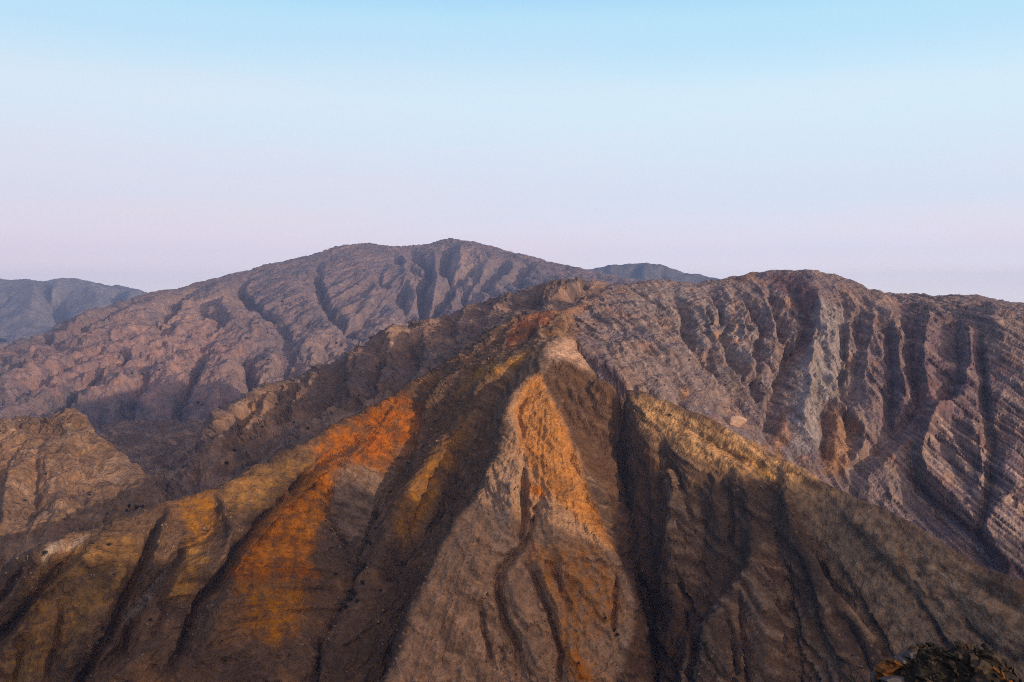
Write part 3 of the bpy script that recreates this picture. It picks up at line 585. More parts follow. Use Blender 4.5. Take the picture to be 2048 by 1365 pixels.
for h, p in [
    (-60, [(815, 503), (828, 515), (845, 531), (858, 546), (855, 560), (850, 573), (841, 590), (846, 618), (850, 650)]), (-30, [(786, 512), (817, 536), (848, 553)]),
    (-60, [(899, 492), (896, 508), (889, 522), (886, 540), (890, 556), (903, 570), (900, 590), (888, 612), (872, 635), (855, 655)]), (-30, [(940, 545), (922, 560), (905, 575)]), (-35, [(960, 560), (945, 585), (920, 605)]),
    (-25, [(1010, 545), (985, 560), (960, 590)]), (-30, [(815, 580), (806, 600), (806, 625), (830, 650)]),
    (45, [(868, 496), (872, 530), (870, 570), (866, 600), (862, 630)]), (45, [(918, 490), (920, 520), (925, 545), (905, 562)]), (40, [(965, 495), (985, 530), (960, 570), (930, 600)]),
    (35, [(800, 500), (810, 545), (815, 580), (830, 615)]), (30, [(1020, 515), (1030, 550), (1000, 580)]), (25, [(1090, 530), (1070, 545), (1060, 565)]), (-20, [(1060, 525), (1045, 550), (1030, 575)]),
    (-25, [(750, 560), (762, 572), (775, 585)]), (30, [(690, 500), (735, 560), (770, 620), (780, 660)]), (-35, [(640, 520), (634, 560), (645, 610), (665, 645), (690, 672), (715, 700)]),
    (35, [(560, 530), (580, 580), (610, 620), (660, 680), (690, 700)]), (-32, [(500, 545), (480, 590), (505, 620), (533, 645), (560, 665), (575, 690)]), (30, [(450, 560), (430, 600), (455, 650), (490, 690)]),
    (-40, [(400, 570), (375, 590), (359, 607), (338, 640), (320, 668)]), (-22, [(408, 620), (410, 640), (405, 655)]), (-22, [(427, 630), (440, 650), (444, 670)]),
    (30, [(340, 585), (310, 620), (290, 650), (260, 665), (200, 680), (150, 700)]), (-28, [(280, 600), (215, 640), (150, 672), (120, 700), (110, 715)]), (25, [(230, 620), (160, 660), (140, 680)]),
    (-40, [(239, 610), (137, 655), (68, 703), (34, 736)]),
    (40, [(420, 640), (372, 672), (342, 703), (290, 722), (253, 735), (205, 760), (171, 787), (180, 810)]), (-50, [(349, 680), (320, 705), (294, 718), (253, 735), (212, 757), (180, 785), (143, 812), (90, 846)]),
    (30, [(500, 700), (470, 740), (440, 790), (420, 850)]), (-30, [(410, 700), (395, 760), (370, 820), (340, 900)]), (25, [(350, 730), (330, 790), (310, 860)]), (-22, [(300, 750), (280, 800), (260, 860)]), (22, [(250, 760), (220, 810), (210, 860)]),
    (-40, [(490, 730), (492, 761), (500, 785), (506, 800)]), (25, [(560, 700), (540, 740), (530, 790)]), (-20, [(590, 715), (570, 745), (565, 775)]), (22, [(640, 700), (620, 740), (610, 762)]), (-18, [(660, 712), (650, 740)]),
    (20, [(100, 740), (60, 770), (0, 800)]), (-18, [(160, 730), (100, 775), (40, 820)]), (-15, [(60, 730), (20, 765), (-30, 790)]),
    (30, [(1066, 548), (1080, 556), (1092, 560)])]: D.feat(h * (2.2 if h < 0 else 1.2), p, w=13 if h < 0 else 0)
D.apply(); D.Z = smooth(D.Z, 1, 2); patch_noise(D, 9, 380, 11, .5)
UD, VD = pix(D.X, D.Y, D.Z); D.ribs(899, 476, 3820 * K, 34, 190, 1300, 5, np.clip((VD - 515 - .09 * np.abs(UD - 890)) / 60, 0, 1))
D.Z += 16 * np.clip((VD - 620) / 80, 0, 1) * fbm(D.X / 110, D.Y / 110, 4, .55, ridged=True, seed=15)
bD, dD = D.strata((0.6, -0.3, 0.7), 2, 60, .8, 4); D.Z += dD
wq = fbm(D.X / 300, D.Y / 300, 4, seed=62)
D.blocks(D.polar[0] / 95 + wq, D.polar[1] / 170 + wq, 12, 3, np.clip((VD - 560) / 90, .25, 1)); D.blocks(D.polar[0] / 40 + wq, D.polar[1] / 70 - wq, 5, 4)
D.drain(.30); D.Z += 1.6 * fbm(D.X / 18, D.Y / 18, 3, .6, seed=9)
D.finish()
colD = paint(D, (.145, .108, .118), [((.10, .085, .105), 300, 0, .6, 2), ((.20, .135, .125), 220, .1, .7, 7)], [((.22, .16, .13), bD, .2, .9, .4), ((.11, .085, .08), -bD, .3, .9, .4)],
    [((.255, .15, .13), .7, 30, [(0, 740), (160, 680), (330, 650), (420, 640), (520, 690), (480, 760), (380, 780), (250, 800), (180, 790), (60, 800)]),
     ((.27, .18, .135), .5, 24, [(200, 630), (340, 595), (470, 570), (480, 620), (380, 650), (250, 670)]),
     ((.27, .19, .15), .5, 12, [(930, 510), (1010, 530), (960, 560), (925, 545)]), ((.075, .062, .08), .75, 14, [(190, 805), (330, 795), (440, 800), (445, 850), (380, 930), (325, 985), (270, 940), (200, 880)]), ((.11, .10, .10), .5, 14, [(980, 545), (1080, 545), (1060, 560), (1000, 575), (960, 585)])], seed=5)  # fourth patch: dark blue tone of the deep valley put into the rock
mesh_from(D, 'mountain', colD, rock_material('far_rock', 14, .6, (.6, -.3, .7), 60, .2), 'hazy broad mauve mountain with the highest summit and dark gullies', 'mountain')
log('D')

# ------------------------------------------------------------------ right hills: ribbed dome and banded ridge
G = Patch(1010, 2190, 760, 960, 2350, 440, (-340, -260))
G.line([(1130, 626, 1270), (1162, 610, 1310), (1197, 594, 1360), (1222, 571, 1430), (1300, 563, 1500), (1345, 566, 1530), (1400, 565, 1550), (1443, 558, 1570), (1461, 553, 1575), (1538, 544, 1580), (1604, 540, 1580), (1666, 550, 1570), (1696, 557, 1560), (1740, 579, 1540), (1758, 577, 1530)], back=.07)
G.line([(1758, 577, 1530), (1790, 600, 1540), (1820, 614, 1540), (1858, 606, 1520), (1880, 612, 1520), (1904, 609, 1510), (1950, 612, 1500), (1990, 604, 1470), (2048, 640, 1440), (2180, 700, 1400)], back=.05)
G.line([(1700, 575, 2050), (1769, 586, 2050), (1813, 590, 2060), (1864, 594, 2060), (1937, 590, 2080), (1970, 594, 2080), (1996, 604, 2080), (2047, 612, 2080), (2190, 625, 2080)], back=.06)
G.line([(1100, 655, 1180), (1160, 690, 1110), (1250, 755, 1040), (1330, 800, 1040), (1428, 858, 1040), (1505, 890, 1060), (1530, 905, 1075), (1600, 950, 1090), (1685, 985, 1100), (1757, 1030, 1080), (1830, 1075, 1060), (1921, 1125, 1030), (1994, 1160, 1015), (2048, 1190, 1005), (2180, 1260, 990)])
G.solve(2)
for h, p in [
    (-20, [(1335, 570), (1345, 590), (1359, 615), (1372, 650), (1377, 674), (1392, 714), (1421, 751), (1446, 784), (1483, 812), (1505, 855)]),
    (-20, [(1406, 572), (1425, 595), (1435, 615), (1446, 663), (1457, 707), (1483, 751), (1516, 799)]), (-14, [(1400, 610), (1415, 640), (1425, 662), (1440, 690)]),
    (-20, [(1457, 565), (1494, 608), (1520, 645), (1520, 685), (1507, 733), (1511, 773), (1525, 810)]), (-12, [(1465, 610), (1480, 640), (1500, 665), (1500, 690)]),
    (-18, [(1534, 560), (1540, 590), (1553, 634), (1568, 670), (1578, 712), (1558, 766), (1540, 802), (1545, 846), (1520, 879)]), (-12, [(1560, 560), (1590, 600), (1605, 640), (1600, 680), (1580, 712)]),
    (16, [(1300, 566), (1320, 600), (1340, 650), (1360, 700), (1390, 750), (1440, 800)]), (15, [(1375, 572), (1395, 610), (1410, 660), (1425, 710), (1460, 755), (1500, 800)]),
    (15, [(1435, 565), (1460, 600), (1480, 650), (1480, 700), (1495, 740)]), (15, [(1500, 553), (1525, 590), (1540, 640), (1545, 690), (1530, 740)]),
    (26, [(1608, 542), (1622, 560), (1630, 579), (1634, 626), (1624, 678), (1610, 707), (1604, 744), (1597, 802), (1575, 825), (1577, 868), (1590, 925), (1610, 950)]),
    (-14, [(1350, 780), (1365, 830)]), (-12, [(1410, 690), (1425, 740), (1440, 775)]), (14, [(1545, 870), (1590, 790), (1605, 745)]),
    (-26, [(1690, 600), (1688, 640), (1690, 690), (1692, 714), (1685, 766), (1688, 805), (1700, 850), (1735, 885)]), (-16, [(1645, 790), (1650, 860), (1645, 930)]), (14, [(1670, 800), (1715, 850), (1728, 880), (1700, 930)]),
    (14, [(1660, 560), (1665, 640), (1660, 720), (1670, 790)]), (16, [(1730, 580), (1745, 640), (1735, 700), (1725, 760), (1745, 830)]), (-12, [(1720, 590), (1715, 680), (1710, 770)]),
    (-22, [(1680, 960), (1758, 895), (1800, 850), (1822, 830), (1833, 800), (1828, 760), (1820, 718), (1813, 663), (1795, 610)]), (-16, [(1775, 640), (1780, 700), (1785, 770), (1775, 850)]),
    (20, [(1762, 582), (1765, 620), (1790, 680), (1800, 740), (1810, 800)]), (16, [(1700, 985), (1770, 930), (1830, 870)]),
    (20, [(1860, 608), (1858, 650), (1850, 690), (1845, 740), (1860, 790)]), (-22, [(1920, 625), (1908, 660), (1906, 685), (1914, 744), (1902, 791), (1880, 812)]), (16, [(1992, 606), (1992, 640), (2010, 690), (2048, 740), (2100, 800)]),
    (-14, [(1950, 640), (1960, 720), (1970, 800), (1980, 900)]), (14, [(1940, 640), (1945, 700), (1935, 770)]),
    (26, [(1960, 770), (1923, 802), (1879, 821), (1868, 840), (1849, 894), (1840, 925), (1855, 955), (1921, 1013), (1952, 1048)]), (-26, [(1820, 880), (1825, 930), (1850, 985), (1900, 1040), (1957, 1080), (1994, 1140)]),
    (-24, [(2020, 820), (1985, 880), (1978, 930), (1974, 1000), (1960, 1060), (1985, 1120), (2010, 1150)]), (22, [(2048, 970), (1994, 1020), (1968, 1064), (1994, 1115), (2030, 1150)]), (18, [(1930, 830), (1960, 880), (1965, 960)]),
    (14, [(2048, 860), (2010, 920), (2000, 980)]), (-10, [(1895, 850), (1930, 900), (1965, 940)]), (-8, [(1870, 880), (1910, 940), (1950, 1000)]),
    ]: G.feat(.75 * h if abs(h) > 21 else (h if h < 0 else .4 * h), p, w=20 if -21 < h < 0 else 0, wob=1.5 if abs(h) < 21 else .6)
G.apply(); UG, VG = pix(G.X, G.Y, G.Z); mG = .12 + .55 * np.clip((UG - 1800) / 60, 0, 1) * np.clip((VG - 700) / 80, 0, 1); patch_noise(G, 4, 120, 21, .5); 
G.ribs(1604, 440, 1700, 6, 46, 420, 11, np.clip((VG - 565) / 60, 0, 1) * (1 - .6 * np.clip((UG - 1800) / 60, 0, 1)))
bG, dG = G.strata((0.90, 0.15, 0.32), .5, 4.2, .15, 6); G.Z += dG * mG
wq = fbm(G.X / 60, G.Y / 60, 4, seed=65); nq = G.X * .9 + G.Y * .15 + G.Z * .32
G.blocks(nq / 14 + .5 * wq, G.Z / 60 + .6 * wq, 3.0, 3, np.clip((VG - 570) / 60, .1, 1)); G.blocks(nq / 6 + .5 * wq, G.Z / 24 + .5 * wq, 1.5, 4, np.clip((VG - 570) / 60, .2, 1))
G.drain(.20); G.crevices((0.90, 0.15, 0.32), 3.0, 11.0, .12, .3, 3, .3 + .7 * mG)
bG, dG = G.strata((0.90, 0.15, 0.32), .5, 4.2, .15, 6); G.Z += dG * mG + .7 * fbm(G.X / 7, G.Y / 7, 3, .6, seed=9)
G.finish()
U, V = pix(G.X, G.Y, G.Z); east = np.clip((U - 1780) / 60, 0, 1) * np.clip((V - 680) / 80, 0, 1)
colG = paint(G, (.165, .126, .126), [((.135, .112, .14), 120, -.1, .5, 3), ((.23, .135, .10), 60, .15, .7, 8)],
    [((.27, .20, .165), bG, .1, .7, .5), ((.085, .048, .058), -bG * (.45 + .55 * east), .15, .6, .8), ((.32, .23, .195), bG * east, .3, .7, .75)],
    [((.20, .175, .175), .6, 20, [(1250, 575), (1400, 568), (1520, 660), (1500, 780), (1400, 720), (1300, 640)]),
     ((.225, .20, .205), .85, 4, [(1635, 590), (1690, 640), (1690, 780), (1650, 800), (1640, 900), (1580, 930), (1575, 830), (1605, 740)]),
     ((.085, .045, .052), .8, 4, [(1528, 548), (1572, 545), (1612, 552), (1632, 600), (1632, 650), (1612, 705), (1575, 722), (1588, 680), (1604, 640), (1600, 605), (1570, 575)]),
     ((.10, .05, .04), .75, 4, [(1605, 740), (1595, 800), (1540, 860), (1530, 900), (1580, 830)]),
     ((.36, .18, .09), .7, 5, [(1440, 620), (1465, 640), (1480, 668), (1468, 662), (1445, 645)]), ((.36, .18, .09), .7, 4, [(1578, 590), (1590, 600), (1600, 618), (1585, 610)]),
     ((.30, .15, .06), .6, 10, [(1535, 880), (1570, 850), (1575, 920), (1530, 905)]), ((.12, .065, .045), .8, 4, [(1640, 790), (1662, 800), (1668, 860), (1690, 930), (1680, 960), (1640, 930)]), ((.27, .145, .075), .75, 4, [(1665, 800), (1665, 800), (1720, 860), (1700, 930), (1645, 960)]),  # last two: shaded and lit side of one ridge painted as colour
     ((.34, .17, .07), .6, 5, [(1375, 770), (1400, 790), (1410, 830), (1380, 800)]), ((.42, .30, .24), .7, 5, [(1768, 600), (1785, 615), (1800, 645), (1780, 640)]), ((.46, .30, .23), .8, 4, [(1992, 632), (2012, 640), (2010, 655), (1995, 648)]),
     ((.105, .07, .09), .7, 30, [(1760, 620), (1900, 640), (2000, 680), (1990, 800), (1840, 900), (1760, 860)]),
     ((.17, .09, .085), .5, 12, [(1830, 740), (1900, 790), (1870, 840), (1840, 900), (1830, 960), (1820, 860)])], seed=6)
mesh_from(G, 'hill', colG, rock_material('banded_rock', 5, .7, (.90, .15, .32), 12, .6), 'grey and purple ribbed dome hill with diagonal rock bands on its right', 'hill')
log('G')

# ------------------------------------------------------------------ distant hills
E = Patch(-400, 420, 260, 8800, 14500, 90, (-330, -300))
E.line([(-300, 552, 12400), (0, 558, 12000), (44, 566, 12000), (96, 570, 12000), (130, 563, 12000), (150, 563, 12000), (188, 568, 12000), (222, 566, 12000), (267, 573, 12000), (301, 585, 12000), (380, 615, 11800)], back=.06)
E.solve(1)
for h, p in [(-80, [(90, 590), (110, 610), (130, 640)]), (60, [(60, 575), (70, 600), (60, 640)]), (-70, [(225, 585), (240, 605)]), (60, [(170, 575), (180, 600), (200, 630)]), (50, [(130, 570), (100, 600)]), (-50, [(20, 590), (0, 610)]), (50, [(255, 590), (250, 610)])]: E.feat(h * 1.6, p)
E.apply(); patch_noise(E, 30, 800, 31, .5); E.drain(.6)
E.finish()
mesh_from(E, 'hill', paint(E, (.15, .135, .14), [((.10, .095, .11), 500, 0, .6, 2)], [], [], seed=7), mat_d := rock_material('distant_rock', 30, .4, bed=120), 'low blue hazy hills on the horizon at far left', 'hill')
H = Patch(1080, 1560, 200, 7600, 10800, 70, (-330, -300))
H.line([(1100, 560, 9300), (1173, 540, 9300), (1207, 531, 9300), (1241, 530, 9300), (1262, 525, 9300), (1302, 524, 9300), (1330, 528, 9300), (1362, 542, 9300), (1439, 557, 9300), (1560, 580, 9300)], back=.06)
H.solve(1)
for h, p in [(-40, [(1265, 540), (1270, 555)]), (30, [(1285, 540), (1290, 555)]), (-40, [(1320, 540), (1335, 552)]), (25, [(1220, 542), (1225, 555)])]: H.feat(h * 1.7, p)
H.apply(); patch_noise(H, 16, 500, 41, .5); H.drain(.6)
H.finish()
mesh_from(H, 'hill', paint(H, (.085, .08, .085), [((.06, .06, .07), 300, 0, .6, 2)], [], [], seed=8), mat_d, 'small dark blue hill peeping over the saddle', 'hill')

# plain that carries it all out to the horizon
me = bpy.data.meshes.new('ground'); me.from_pydata([(-14000, -3000, -445), (14000, -3000, -445), (14000, 14600, -445), (-14000, 14600, -445)], [], [(0, 1, 2, 3)])
a = me.attributes.new('rock_tone', 'FLOAT_COLOR', 'POINT'); a.data.foreach_set('color', [.18, .135, .11, 1] * 4)
me.materials.append(mat_d); gr = bpy.data.objects.new('ground', me); C.collection.objects.link(gr); gr['kind'] = 'structure'

# ------------------------------------------------------------------ the ridge the photographer stands on (its unseen jagged crest is shaped to shade the lower slopes)
nx, ny = 520, 240
xs = np.linspace(-420, 1800, nx); ys = np.concatenate([np.linspace(-520, -60, 90), np.linspace(-57, 230, ny - 90)])
Yg, Xg = np.meshgrid(ys, xs, indexing='ij')
crest = np.interp(xs, [-420, -150, 0, 40, 110, 300, 457, 540, 630, 690, 760, 830, 850, 930, 985, 1030, 1080, 1131, 1165, 1300, 1800], [-60, -25, -3, -5, -10, 4, 4, 2, -6, 50, 80, 70, -22, -26, -15, 58, 66, 76, 62, 50, -20])[None]
cy = np.interp(xs, [-420, 0, 60, 200, 1800], [-20, -2, -8, -60, -60])[None]
dist = np.abs(Yg - cy)
Zg = crest - np.where(Yg > cy, .80, .62) * dist + 9 * fbm(Xg / 40, Yg / 40, 5, .5, ridged=True, seed=12) * np.clip(dist / 30 + np.clip((Xg - 60) / 80, 0, .8), 0, 1)
class PG: pass
P = PG(); P.X, P.Y, P.Z, P.R = Xg, Yg, np.minimum(Zg, np.where((np.abs(Xg) < 9) & (np.abs(Yg) < 9), -2.2, 1e9)), np.hypot(Xg, Yg)
kn = np.clip(1 - dist / 3, 0, 1)
c = np.broadcast_to(np.array([.12, .09, .07]), Zg.shape + (3,)) * (1 + .3 * fbm(Xg / 12, Yg / 12, 4))[..., None]
mesh_from(P, 'ridge', c, rock_material('ridge_rock', 1.5, .5, bed=4), 'dark rocky ridge falling away below the camera', 'ridge')
log('ridge')

# ------------------------------------------------------------------ loose rocks, shrubs, the crag at the lower right
def find(p, u, v):
    """visible surface point of a finished patch under a pixel"""
    if not hasattr(p, 'UV'): p.UV = pix(p.X, p.Y, p.Z); p.RR = np.hypot(p.X, p.Y)
    for w in (2.5, 6, 14):
        m = np.nonzero((np.abs(p.UV[0] - u) < w) & (np.abs(p.UV[1] - v) < w))
        if len(m[0]): break
    else: return None
    k = np.argmin(p.RR[m]); i, j = m[0][k], m[1][k]
    return Vector((p.X[i, j], p.Y[i, j], p.Z[i, j]))
def plain(name, col, rough=.95, var=.4, scale=4.0):
    m = bpy.data.materials.new(name); m.use_nodes = True; t = m.node_tree; b = t.nodes['Principled BSDF']
    g = N(t, 'ShaderNodeNewGeometry'); n = N(t, 'ShaderNodeTexNoise'); n.inputs['Scale'].default_value = scale; n.inputs['Detail'].default_value = 6; n.inputs['Roughness'].default_value = .7
    t.links.new(g.outputs['Position'], n.inputs['Vector'])
    r = N(t, 'ShaderNodeMapRange'); t.links.new(n.outputs['Fac'], r.inputs[0]); r.inputs['From Min'].default_value = .3; r.inputs['From Max'].default_value = .7; r.inputs['To Min'].default_value = 1 - var; r.inputs['To Max'].default_value = 1 + var
    c = N(t, 'ShaderNodeVectorMath', operation='SCALE'); c.inputs[0].default_value = col; t.links.new(r.outputs[0], c.inputs['Scale']); t.links.new(c.outputs[0], b.inputs['Base Color'])
    bp = N(t, 'ShaderNodeBump'); bp.inputs['Strength'].default_value = .6; bp.inputs['Distance'].default_value = .3 / scale; t.links.new(n.outputs['Fac'], bp.inputs['Height']); t.links.new(bp.outputs[0], b.inputs['Normal'])
    b.inputs['Roughness'].default_value = rough; b.inputs['Specular IOR Level'].default_value = .2
    return m
def rock_mesh(name, mat, seed, sub=1, stretch=(1, 1, 1), rough=.28):
    r = random.Random(seed); bm = bmesh.new(); bmesh.ops.create_icosphere(bm, subdivisions=sub, radius=1)
    cuts = [(Vector((r.gauss(0, 1), r.gauss(0, 1), r.gauss(0, 1))).normalized(), r.uniform(.45, .8)) for _ in range(7)]
    for v in bm.verts:
        for nrm_, d in cuts:
            e = v.co.dot(nrm_) - d
            if e > 0: v.co -= nrm_ * e
        v.co *= 1 + r.uniform(-rough, rough) * .4
        v.co = Vector((v.co.x * stretch[0], v.co.y * stretch[1], v.co.z * stretch[2]))
    me = bpy.data.meshes.new(name); bm.to_mesh(me); bm.free(); me.materials.append(mat); return me
def thing(name, me, loc, label, cat, group=None, scale=1.0, rot=(0, 0, 0)):
    o = bpy.data.objects.new(name, me); C.collection.objects.link(o); o.location = loc; o.scale = (scale,) * 3 if isinstance(scale, (int, float)) else scale; o.rotation_euler = rot
    o['label'] = label; o['category'] = cat
    if group: o['group'] = group
    return o
# boulders
mb = plain('boulder_stone', (.20, .14, .10), scale=1.2)
bms = [rock_mesh('boulder', mb, k, 2) for k in range(4)]
BW = 'lowest,second lowest,third lowest,fourth lowest,fifth lowest,sixth lowest,second highest,topmost'.split(',')
bl = sorted([(807, 1266, 9), (800, 1294, 11), (790, 1318, 10), (786, 1328, 8), (796, 1308, 7), (779, 1340, 10), (868, 1128, 7), (846, 1168, 7)], key=lambda q: -q[1])
for k, (u, v, w) in enumerate(bl):
    p = find(A, u, v)
    if p: thing('boulder', bms[k % 4], p, BW[k] + ' pale boulder on the jagged left edge of the rocky spine', 'boulder', 'boulders on the spine edge', w * p.length / F * .5, (random.random(), random.random(), random.random() * 6))
p = find(G, 1466, 846)
if p: thing('rock_mound', rock_mesh('rock_mound', plain('pale_pink_stone', (.40, .27, .215), var=.25, scale=.3), 41, 3, (1.5, 1.0, .85), .06), p, 'pale pink rounded rock mound at the foot of the ribbed hill', 'rock', None, 20 * p.length / F)
# shrubs
ms = plain('shrub_leaf', (.018, .020, .014), var=.5, scale=1.0)
def shrub_mesh(seed):
    r = random.Random(seed); vs_, fs = [], []
    lobes = [(r.uniform(-.6, .6), r.uniform(-.6, .6), r.uniform(.2, .7), r.uniform(.35, .6)) for _ in range(6)]
    for _ in range(240):
        x, y, z, q = r.choice(lobes); d = Vector((r.gauss(0, 1), r.gauss(0, 1), r.gauss(0, 1))).normalized() * q * r.uniform(.5, 1)
        c = Vector((x, y, z)) + d; a = Vector((r.gauss(0, 1), r.gauss(0, 1), r.gauss(0, 1))).normalized() * r.uniform(.08, .17); b = a.cross(Vector((r.gauss(0, 1), r.gauss(0, 1), r.gauss(0, 1)))).normalized() * a.length * .8
        n0 = len(vs_); vs_ += [c - a, c + b, c + a, c - b]; fs.append((n0, n0 + 1, n0 + 2, n0 + 3))
    for k in range(5):   # stems from the root to the lobes
        x, y, z, q = lobes[k]; n0 = len(vs_); vs_ += [Vector((-.04, 0, -.4)), Vector((.04, 0, -.4)), Vector((x + .02, y, z)), Vector((x - .02, y, z))]; fs.append((n0, n0 + 1, n0 + 2, n0 + 3))
    me = bpy.data.meshes.new('shrub'); me.from_pydata(vs_, [], fs); me.materials.append(ms); return me
sms = [shrub_mesh(k) for k in range(4)]
ORD = 'topmost,second highest,third highest,fourth highest,fifth highest,sixth highest,seventh highest,eighth highest,ninth highest,tenth highest,eleventh highest,twelfth highest,thirteenth highest,fourteenth highest,fifteenth highest,sixteenth highest,seventeenth highest,lowest'.split(',')
def shrubs(p, pts, label, group):
    pts = sorted(pts, key=lambda q: q[1])
    for n_, (u, v, w) in enumerate(pts):
        q = find(p, u, v)
        if q: thing('shrub', random.choice(sms), q, label if len(pts) > 18 else (ORD[n_] if n_ < len(pts) - 1 else 'lowest') + ' ' + label, 'shrub', group, w * q.length / F * .62, (0, 0, random.random() * 6))
shrubs(A, [(869, 843, 7), (847, 892, 7), (816, 928, 8), (781, 984, 7), (749, 1038, 7), (749, 1056, 7), (737, 1085, 10), (741, 1090, 7), (725, 1136, 11), (719, 1142, 9), (730, 1130, 8), (727, 1167, 12), (705, 1186, 14), (711, 1190, 12), (699, 1201, 12), (672, 1150, 7), (715, 1205, 11), (690, 1215, 9)],
       'dark shrub along the gully right of the orange slope', 'shrubs in the left gully')
shrubs(A, [(878, 1038, 7), (806, 1131, 7), (905, 998, 5), (760, 1182, 7), (860, 1062, 6)], 'dark shrub in the shaded ravine beside the jagged spine', 'shrubs in the shaded ravine')
shrubs(S, [(469, 901, 8), (453, 930, 9), (429, 852, 7), (526, 854, 6), (617, 860, 7), (504, 832, 6), (560, 800, 5), (480, 868, 5), (640, 815, 5), (720, 790, 5), (690, 760, 5), (590, 845, 5)], 'dark shrub on the brown spur behind the orange slope', 'shrubs on the brown spur')
shrubs(B, [(261, 1012, 9), (273, 1016, 10), (258, 1024, 8), (287, 1014, 8), (180, 990, 5), (90, 950, 5), (130, 1040, 5), (50, 1000, 5), (215, 1030, 5)], 'dark shrub on the brown foothill at the left edge', 'shrubs on the foothill')
shrubs(A, [(89, 1107, 11), (219, 1092, 8), (205, 1260, 9), (185, 1089, 6), (228, 1150, 5), (300, 1240, 6)], 'dark shrub on the ochre slope at the lower left', 'shrubs on the lower left slope')
shrubs(A, [(1341, 831, 6), (1228, 1262, 10), (1232, 1270, 8), (1212, 1240, 7), (1160, 1328, 6)], 'dark shrub on the cone east of its rocky spine', 'shrubs on the eastern cone')
shrubs(G, [(1422, 649, 7), (1404, 700, 5), (1380, 720, 5), (1520, 770, 5), (1466, 690, 5), (1580, 712, 7), (1450, 770, 5)], 'dark shrub in a gully of the ribbed grey hill', 'shrubs on the ribbed hill')
rs = random.Random(3)
shrubs(D, [(rs.uniform(420, 900), rs.uniform(600, 720), rs.uniform(4, 6)) for _ in range(14)] + [(rs.uniform(60, 420), rs.uniform(720, 820), rs.uniform(4, 6)) for _ in range(8)], 'small dark shrub on the slopes of the far mauve mountain', 'shrubs on the far mountain')
# loose stones too many to count
tm = rock_mesh('stones', mb, 77, 1); tv = np.array([v.co[:] for v in tm.vertices]); tf = np.array([p_.vertices[:] for p_ in tm.polygons])
uu, vv = A.UV; vis = (uu > -40) & (uu < 2090) & (vv < 1420)
dens = np.clip(fbm(A.X / 45, A.Y / 45, 3, seed=40) * 1.4 - .1, 0, 1) * vis; dens = dens * (1 + 3 * ((uu > 600) & (uu < 740) & (vv > 1040) & (vv < 1290)))
idx = rng.choice(dens.size, 7000, p=(dens / dens.sum()).ravel())
px_, py_, pz_ = A.X.ravel()[idx], A.Y.ravel()[idx], A.Z.ravel()[idx]; sz = .35 + 1.3 * rng.random(len(idx)) ** 4
an = rng.uniform(0, 6.28, len(idx)); ca, sa = np.cos(an) * sz, np.sin(an) * sz
vx = tv[None, :, 0] * ca[:, None] - tv[None, :, 1] * sa[:, None] + px_[:, None]; vy = tv[None, :, 0] * sa[:, None] + tv[None, :, 1] * ca[:, None] + py_[:, None]; vz = tv[None, :, 2] * sz[:, None] * .8 + pz_[:, None]
me = bpy.data.meshes.new('stones'); co = np.stack([vx, vy, vz], -1).reshape(-1, 3)
fc = (tf[None] + (np.arange(len(idx)) * len(tv))[:, None, None]).reshape(-1, 3).astype(np.int32)
me.vertices.add(len(co)); me.vertices.foreach_set('co', co.astype(np.float32).ravel()); me.loops.add(fc.size); me.loops.foreach_set('vertex_index', fc.ravel())
me.polygons.add(len(fc)); me.polygons.foreach_set('loop_start', np.arange(0, fc.size, 3, dtype=np.int32)); me.update(calc_edges=True); me.materials.append(mb)
o = bpy.data.objects.new('rubble', me); C.collection.objects.link(o); o['kind'] = 'stuff'
# dark crag rising from the camera's ridge
prof = np.array([(1700, 1400), (1738, 1372), (1752, 1342), (1770, 1335), (1790, 1322), (1806, 1312), (1822, 1312), (1828, 1296), (1840, 1287), (1862, 1286), (1880, 1293), (1900, 1294), (1915, 1285), (1937, 1286), (1952, 1295), (1975, 1290), (1992, 1304), (2012, 1322), (2032, 1340), (2052, 1366), (2120, 1420)], float)
def crag_z(u): return np.interp(u, prof[:, 0], prof[:, 1])
gu = np.linspace(1690, 2130, 110); gr_ = np.linspace(24, 40, 90); Rg, Ug = np.meshgrid(gr_, gu, indexing='ij')
RC = 30.0
th_, sl_ = ray(gu, crag_z(gu)); TH_ = np.broadcast_to(th_[None], Rg.shape); ZT = np.broadcast_to((sl_ * RC)[None], Rg.shape)
class CR: pass
K_ = CR(); K_.R = Rg; K_.X = Rg * np.sin(TH_); K_.Y = Rg * np.cos(TH_)
K_.Z = ZT - .12 - np.where(Rg < RC, 1.25 * (RC - Rg) ** 1.15, 1.6 * (Rg - RC)) + .16 * fbm(K_.X / .9, K_.Y / .9, 4, .55, ridged=True, seed=50) - .12
mc = plain('crag_stone', (.020, .017, .015), var=.7, scale=14.0); mc2 = plain('crag_rust', (.12, .048, .014), var=.6, scale=14.0); mc3 = plain('crag_blue_grey', (.075, .072, .08), var=.5, scale=14.0); mc4 = plain('crag_brown', (.045, .034, .027), var=.6, scale=14.0)
cr = mesh_from(K_, 'rock_outcrop', np.broadcast_to(np.array([.03, .025, .02]), Rg.shape + (3,)), mc, 'dark jagged rock outcrop in the lower right corner', 'rock outcrop'); del cr['kind']
lib = [[rock_mesh('rock', m_, 100 + 7 * q + k, 2, (1.2, 1.0, .85), .8) for k in range(5)] for q, m_ in enumerate((mc, mc2, mc3, mc4))]
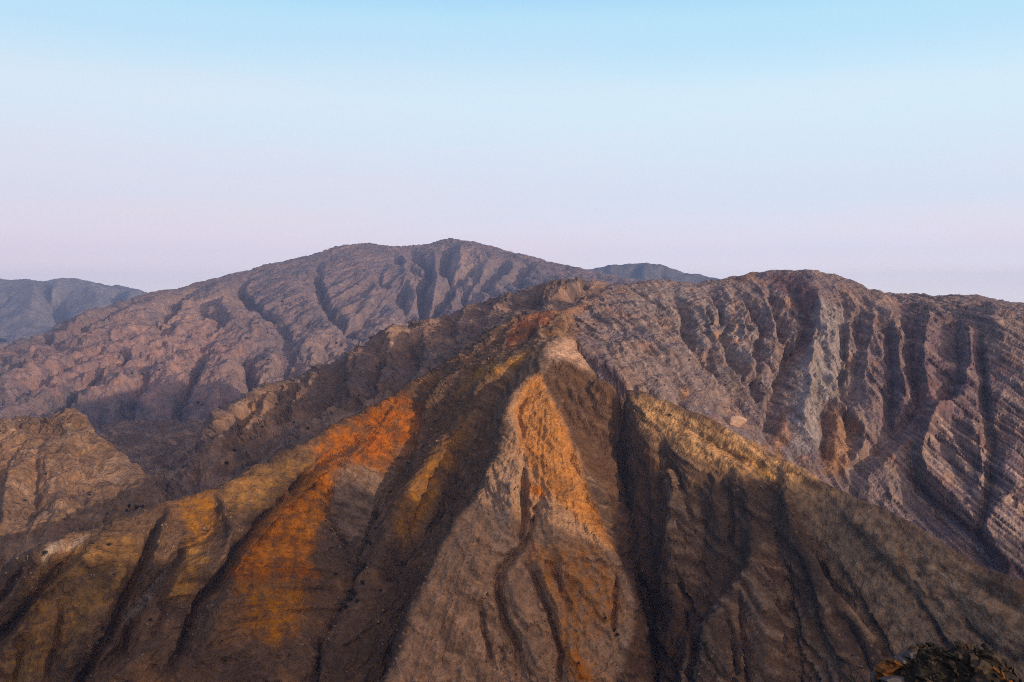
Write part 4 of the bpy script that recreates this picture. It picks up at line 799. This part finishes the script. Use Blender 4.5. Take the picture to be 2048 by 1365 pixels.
def crag_rock(u, drow, size, kind, tilt=None):
    r_ = RC - drow; t_, s_ = ray(u, crag_z(u)); z = float(s_) * RC - .12 - 1.25 * max(0, drow) ** 1.15 + .03
    o = bpy.data.objects.new('rock', random.choice(lib[kind])); C.collection.objects.link(o); o.parent = cr
    o.location = (r_ * math.sin(t_), r_ * math.cos(t_), z); o.scale = (size * random.uniform(.8, 1.3), size * random.uniform(.8, 1.2), size * random.uniform(.7, 1.2))
    ta = tilt if tilt is not None else np.interp(u, [1750, 1850, 1950, 2048], [-.3, .15, .6, .95])
    o.rotation_euler = (random.uniform(-.4, .4), ta + random.uniform(-.35, .35), random.uniform(-.5, .5)); return o
for k in range(280):
    u = random.uniform(1745, 2060); crag_rock(u, random.uniform(-.15, 1.1), random.choice((.05, .06, .08, .1, .14)) * random.uniform(.8, 1.2), 0 if random.random() < .80 else 3)
for u, d_, sz_, kd in [(1783, .05, .30, 1), (1796, .05, .24, 1), (1774, .15, .22, 1), (1818, .12, .12, 1), (1934, .0, .10, 1), (1992, .3, .13, 1), (2004, .3, .11, 1), (2020, .35, .16, 1), (2010, .5, .12, 1), (1890, .75, .14, 1), (1910, .75, .12, 1),
                       (1800, .5, .34, 2), (1818, .6, .26, 2), (1812, .0, .22, 2), (1826, .03, .18, 2), (1757, .1, .20, 2), (1950, .25, .26, 3), (1965, .4, .28, 3), (1975, .7, .3, 3), (1985, .12, .2, 3), (2024, .4, .13, 2), (1880, .02, .09, 2)]:
    o = crag_rock(u, d_, sz_, kd)
    if kd in (1, 2): o['label'] = 'rust orange rock' if kd == 1 else 'pale blue grey rock'
log('crag')

# ------------------------------------------------------------------ haze
bm = bmesh.new(); bmesh.ops.create_cube(bm, size=1); me = bpy.data.meshes.new('haze')
for v in bm.verts: v.co = (v.co.x * 28400, 5800 + v.co.y * 18000, 7 + v.co.z * 908)
bm.to_mesh(me); bm.free()
hz = bpy.data.objects.new('haze', me); C.collection.objects.link(hz); hz['kind'] = 'stuff'
hm = bpy.data.materials.new('haze_air'); hm.use_nodes = True; t = hm.node_tree; t.nodes.clear()
pv = N(t, 'ShaderNodeVolumePrincipled'); pv.inputs['Color'].default_value = (.36, .54, 1.0, 1); pv.inputs['Density'].default_value = 4.5e-5
om = N(t, 'ShaderNodeOutputMaterial'); t.links.new(pv.outputs[0], om.inputs['Volume']); me.materials.append(hm)
log('done')
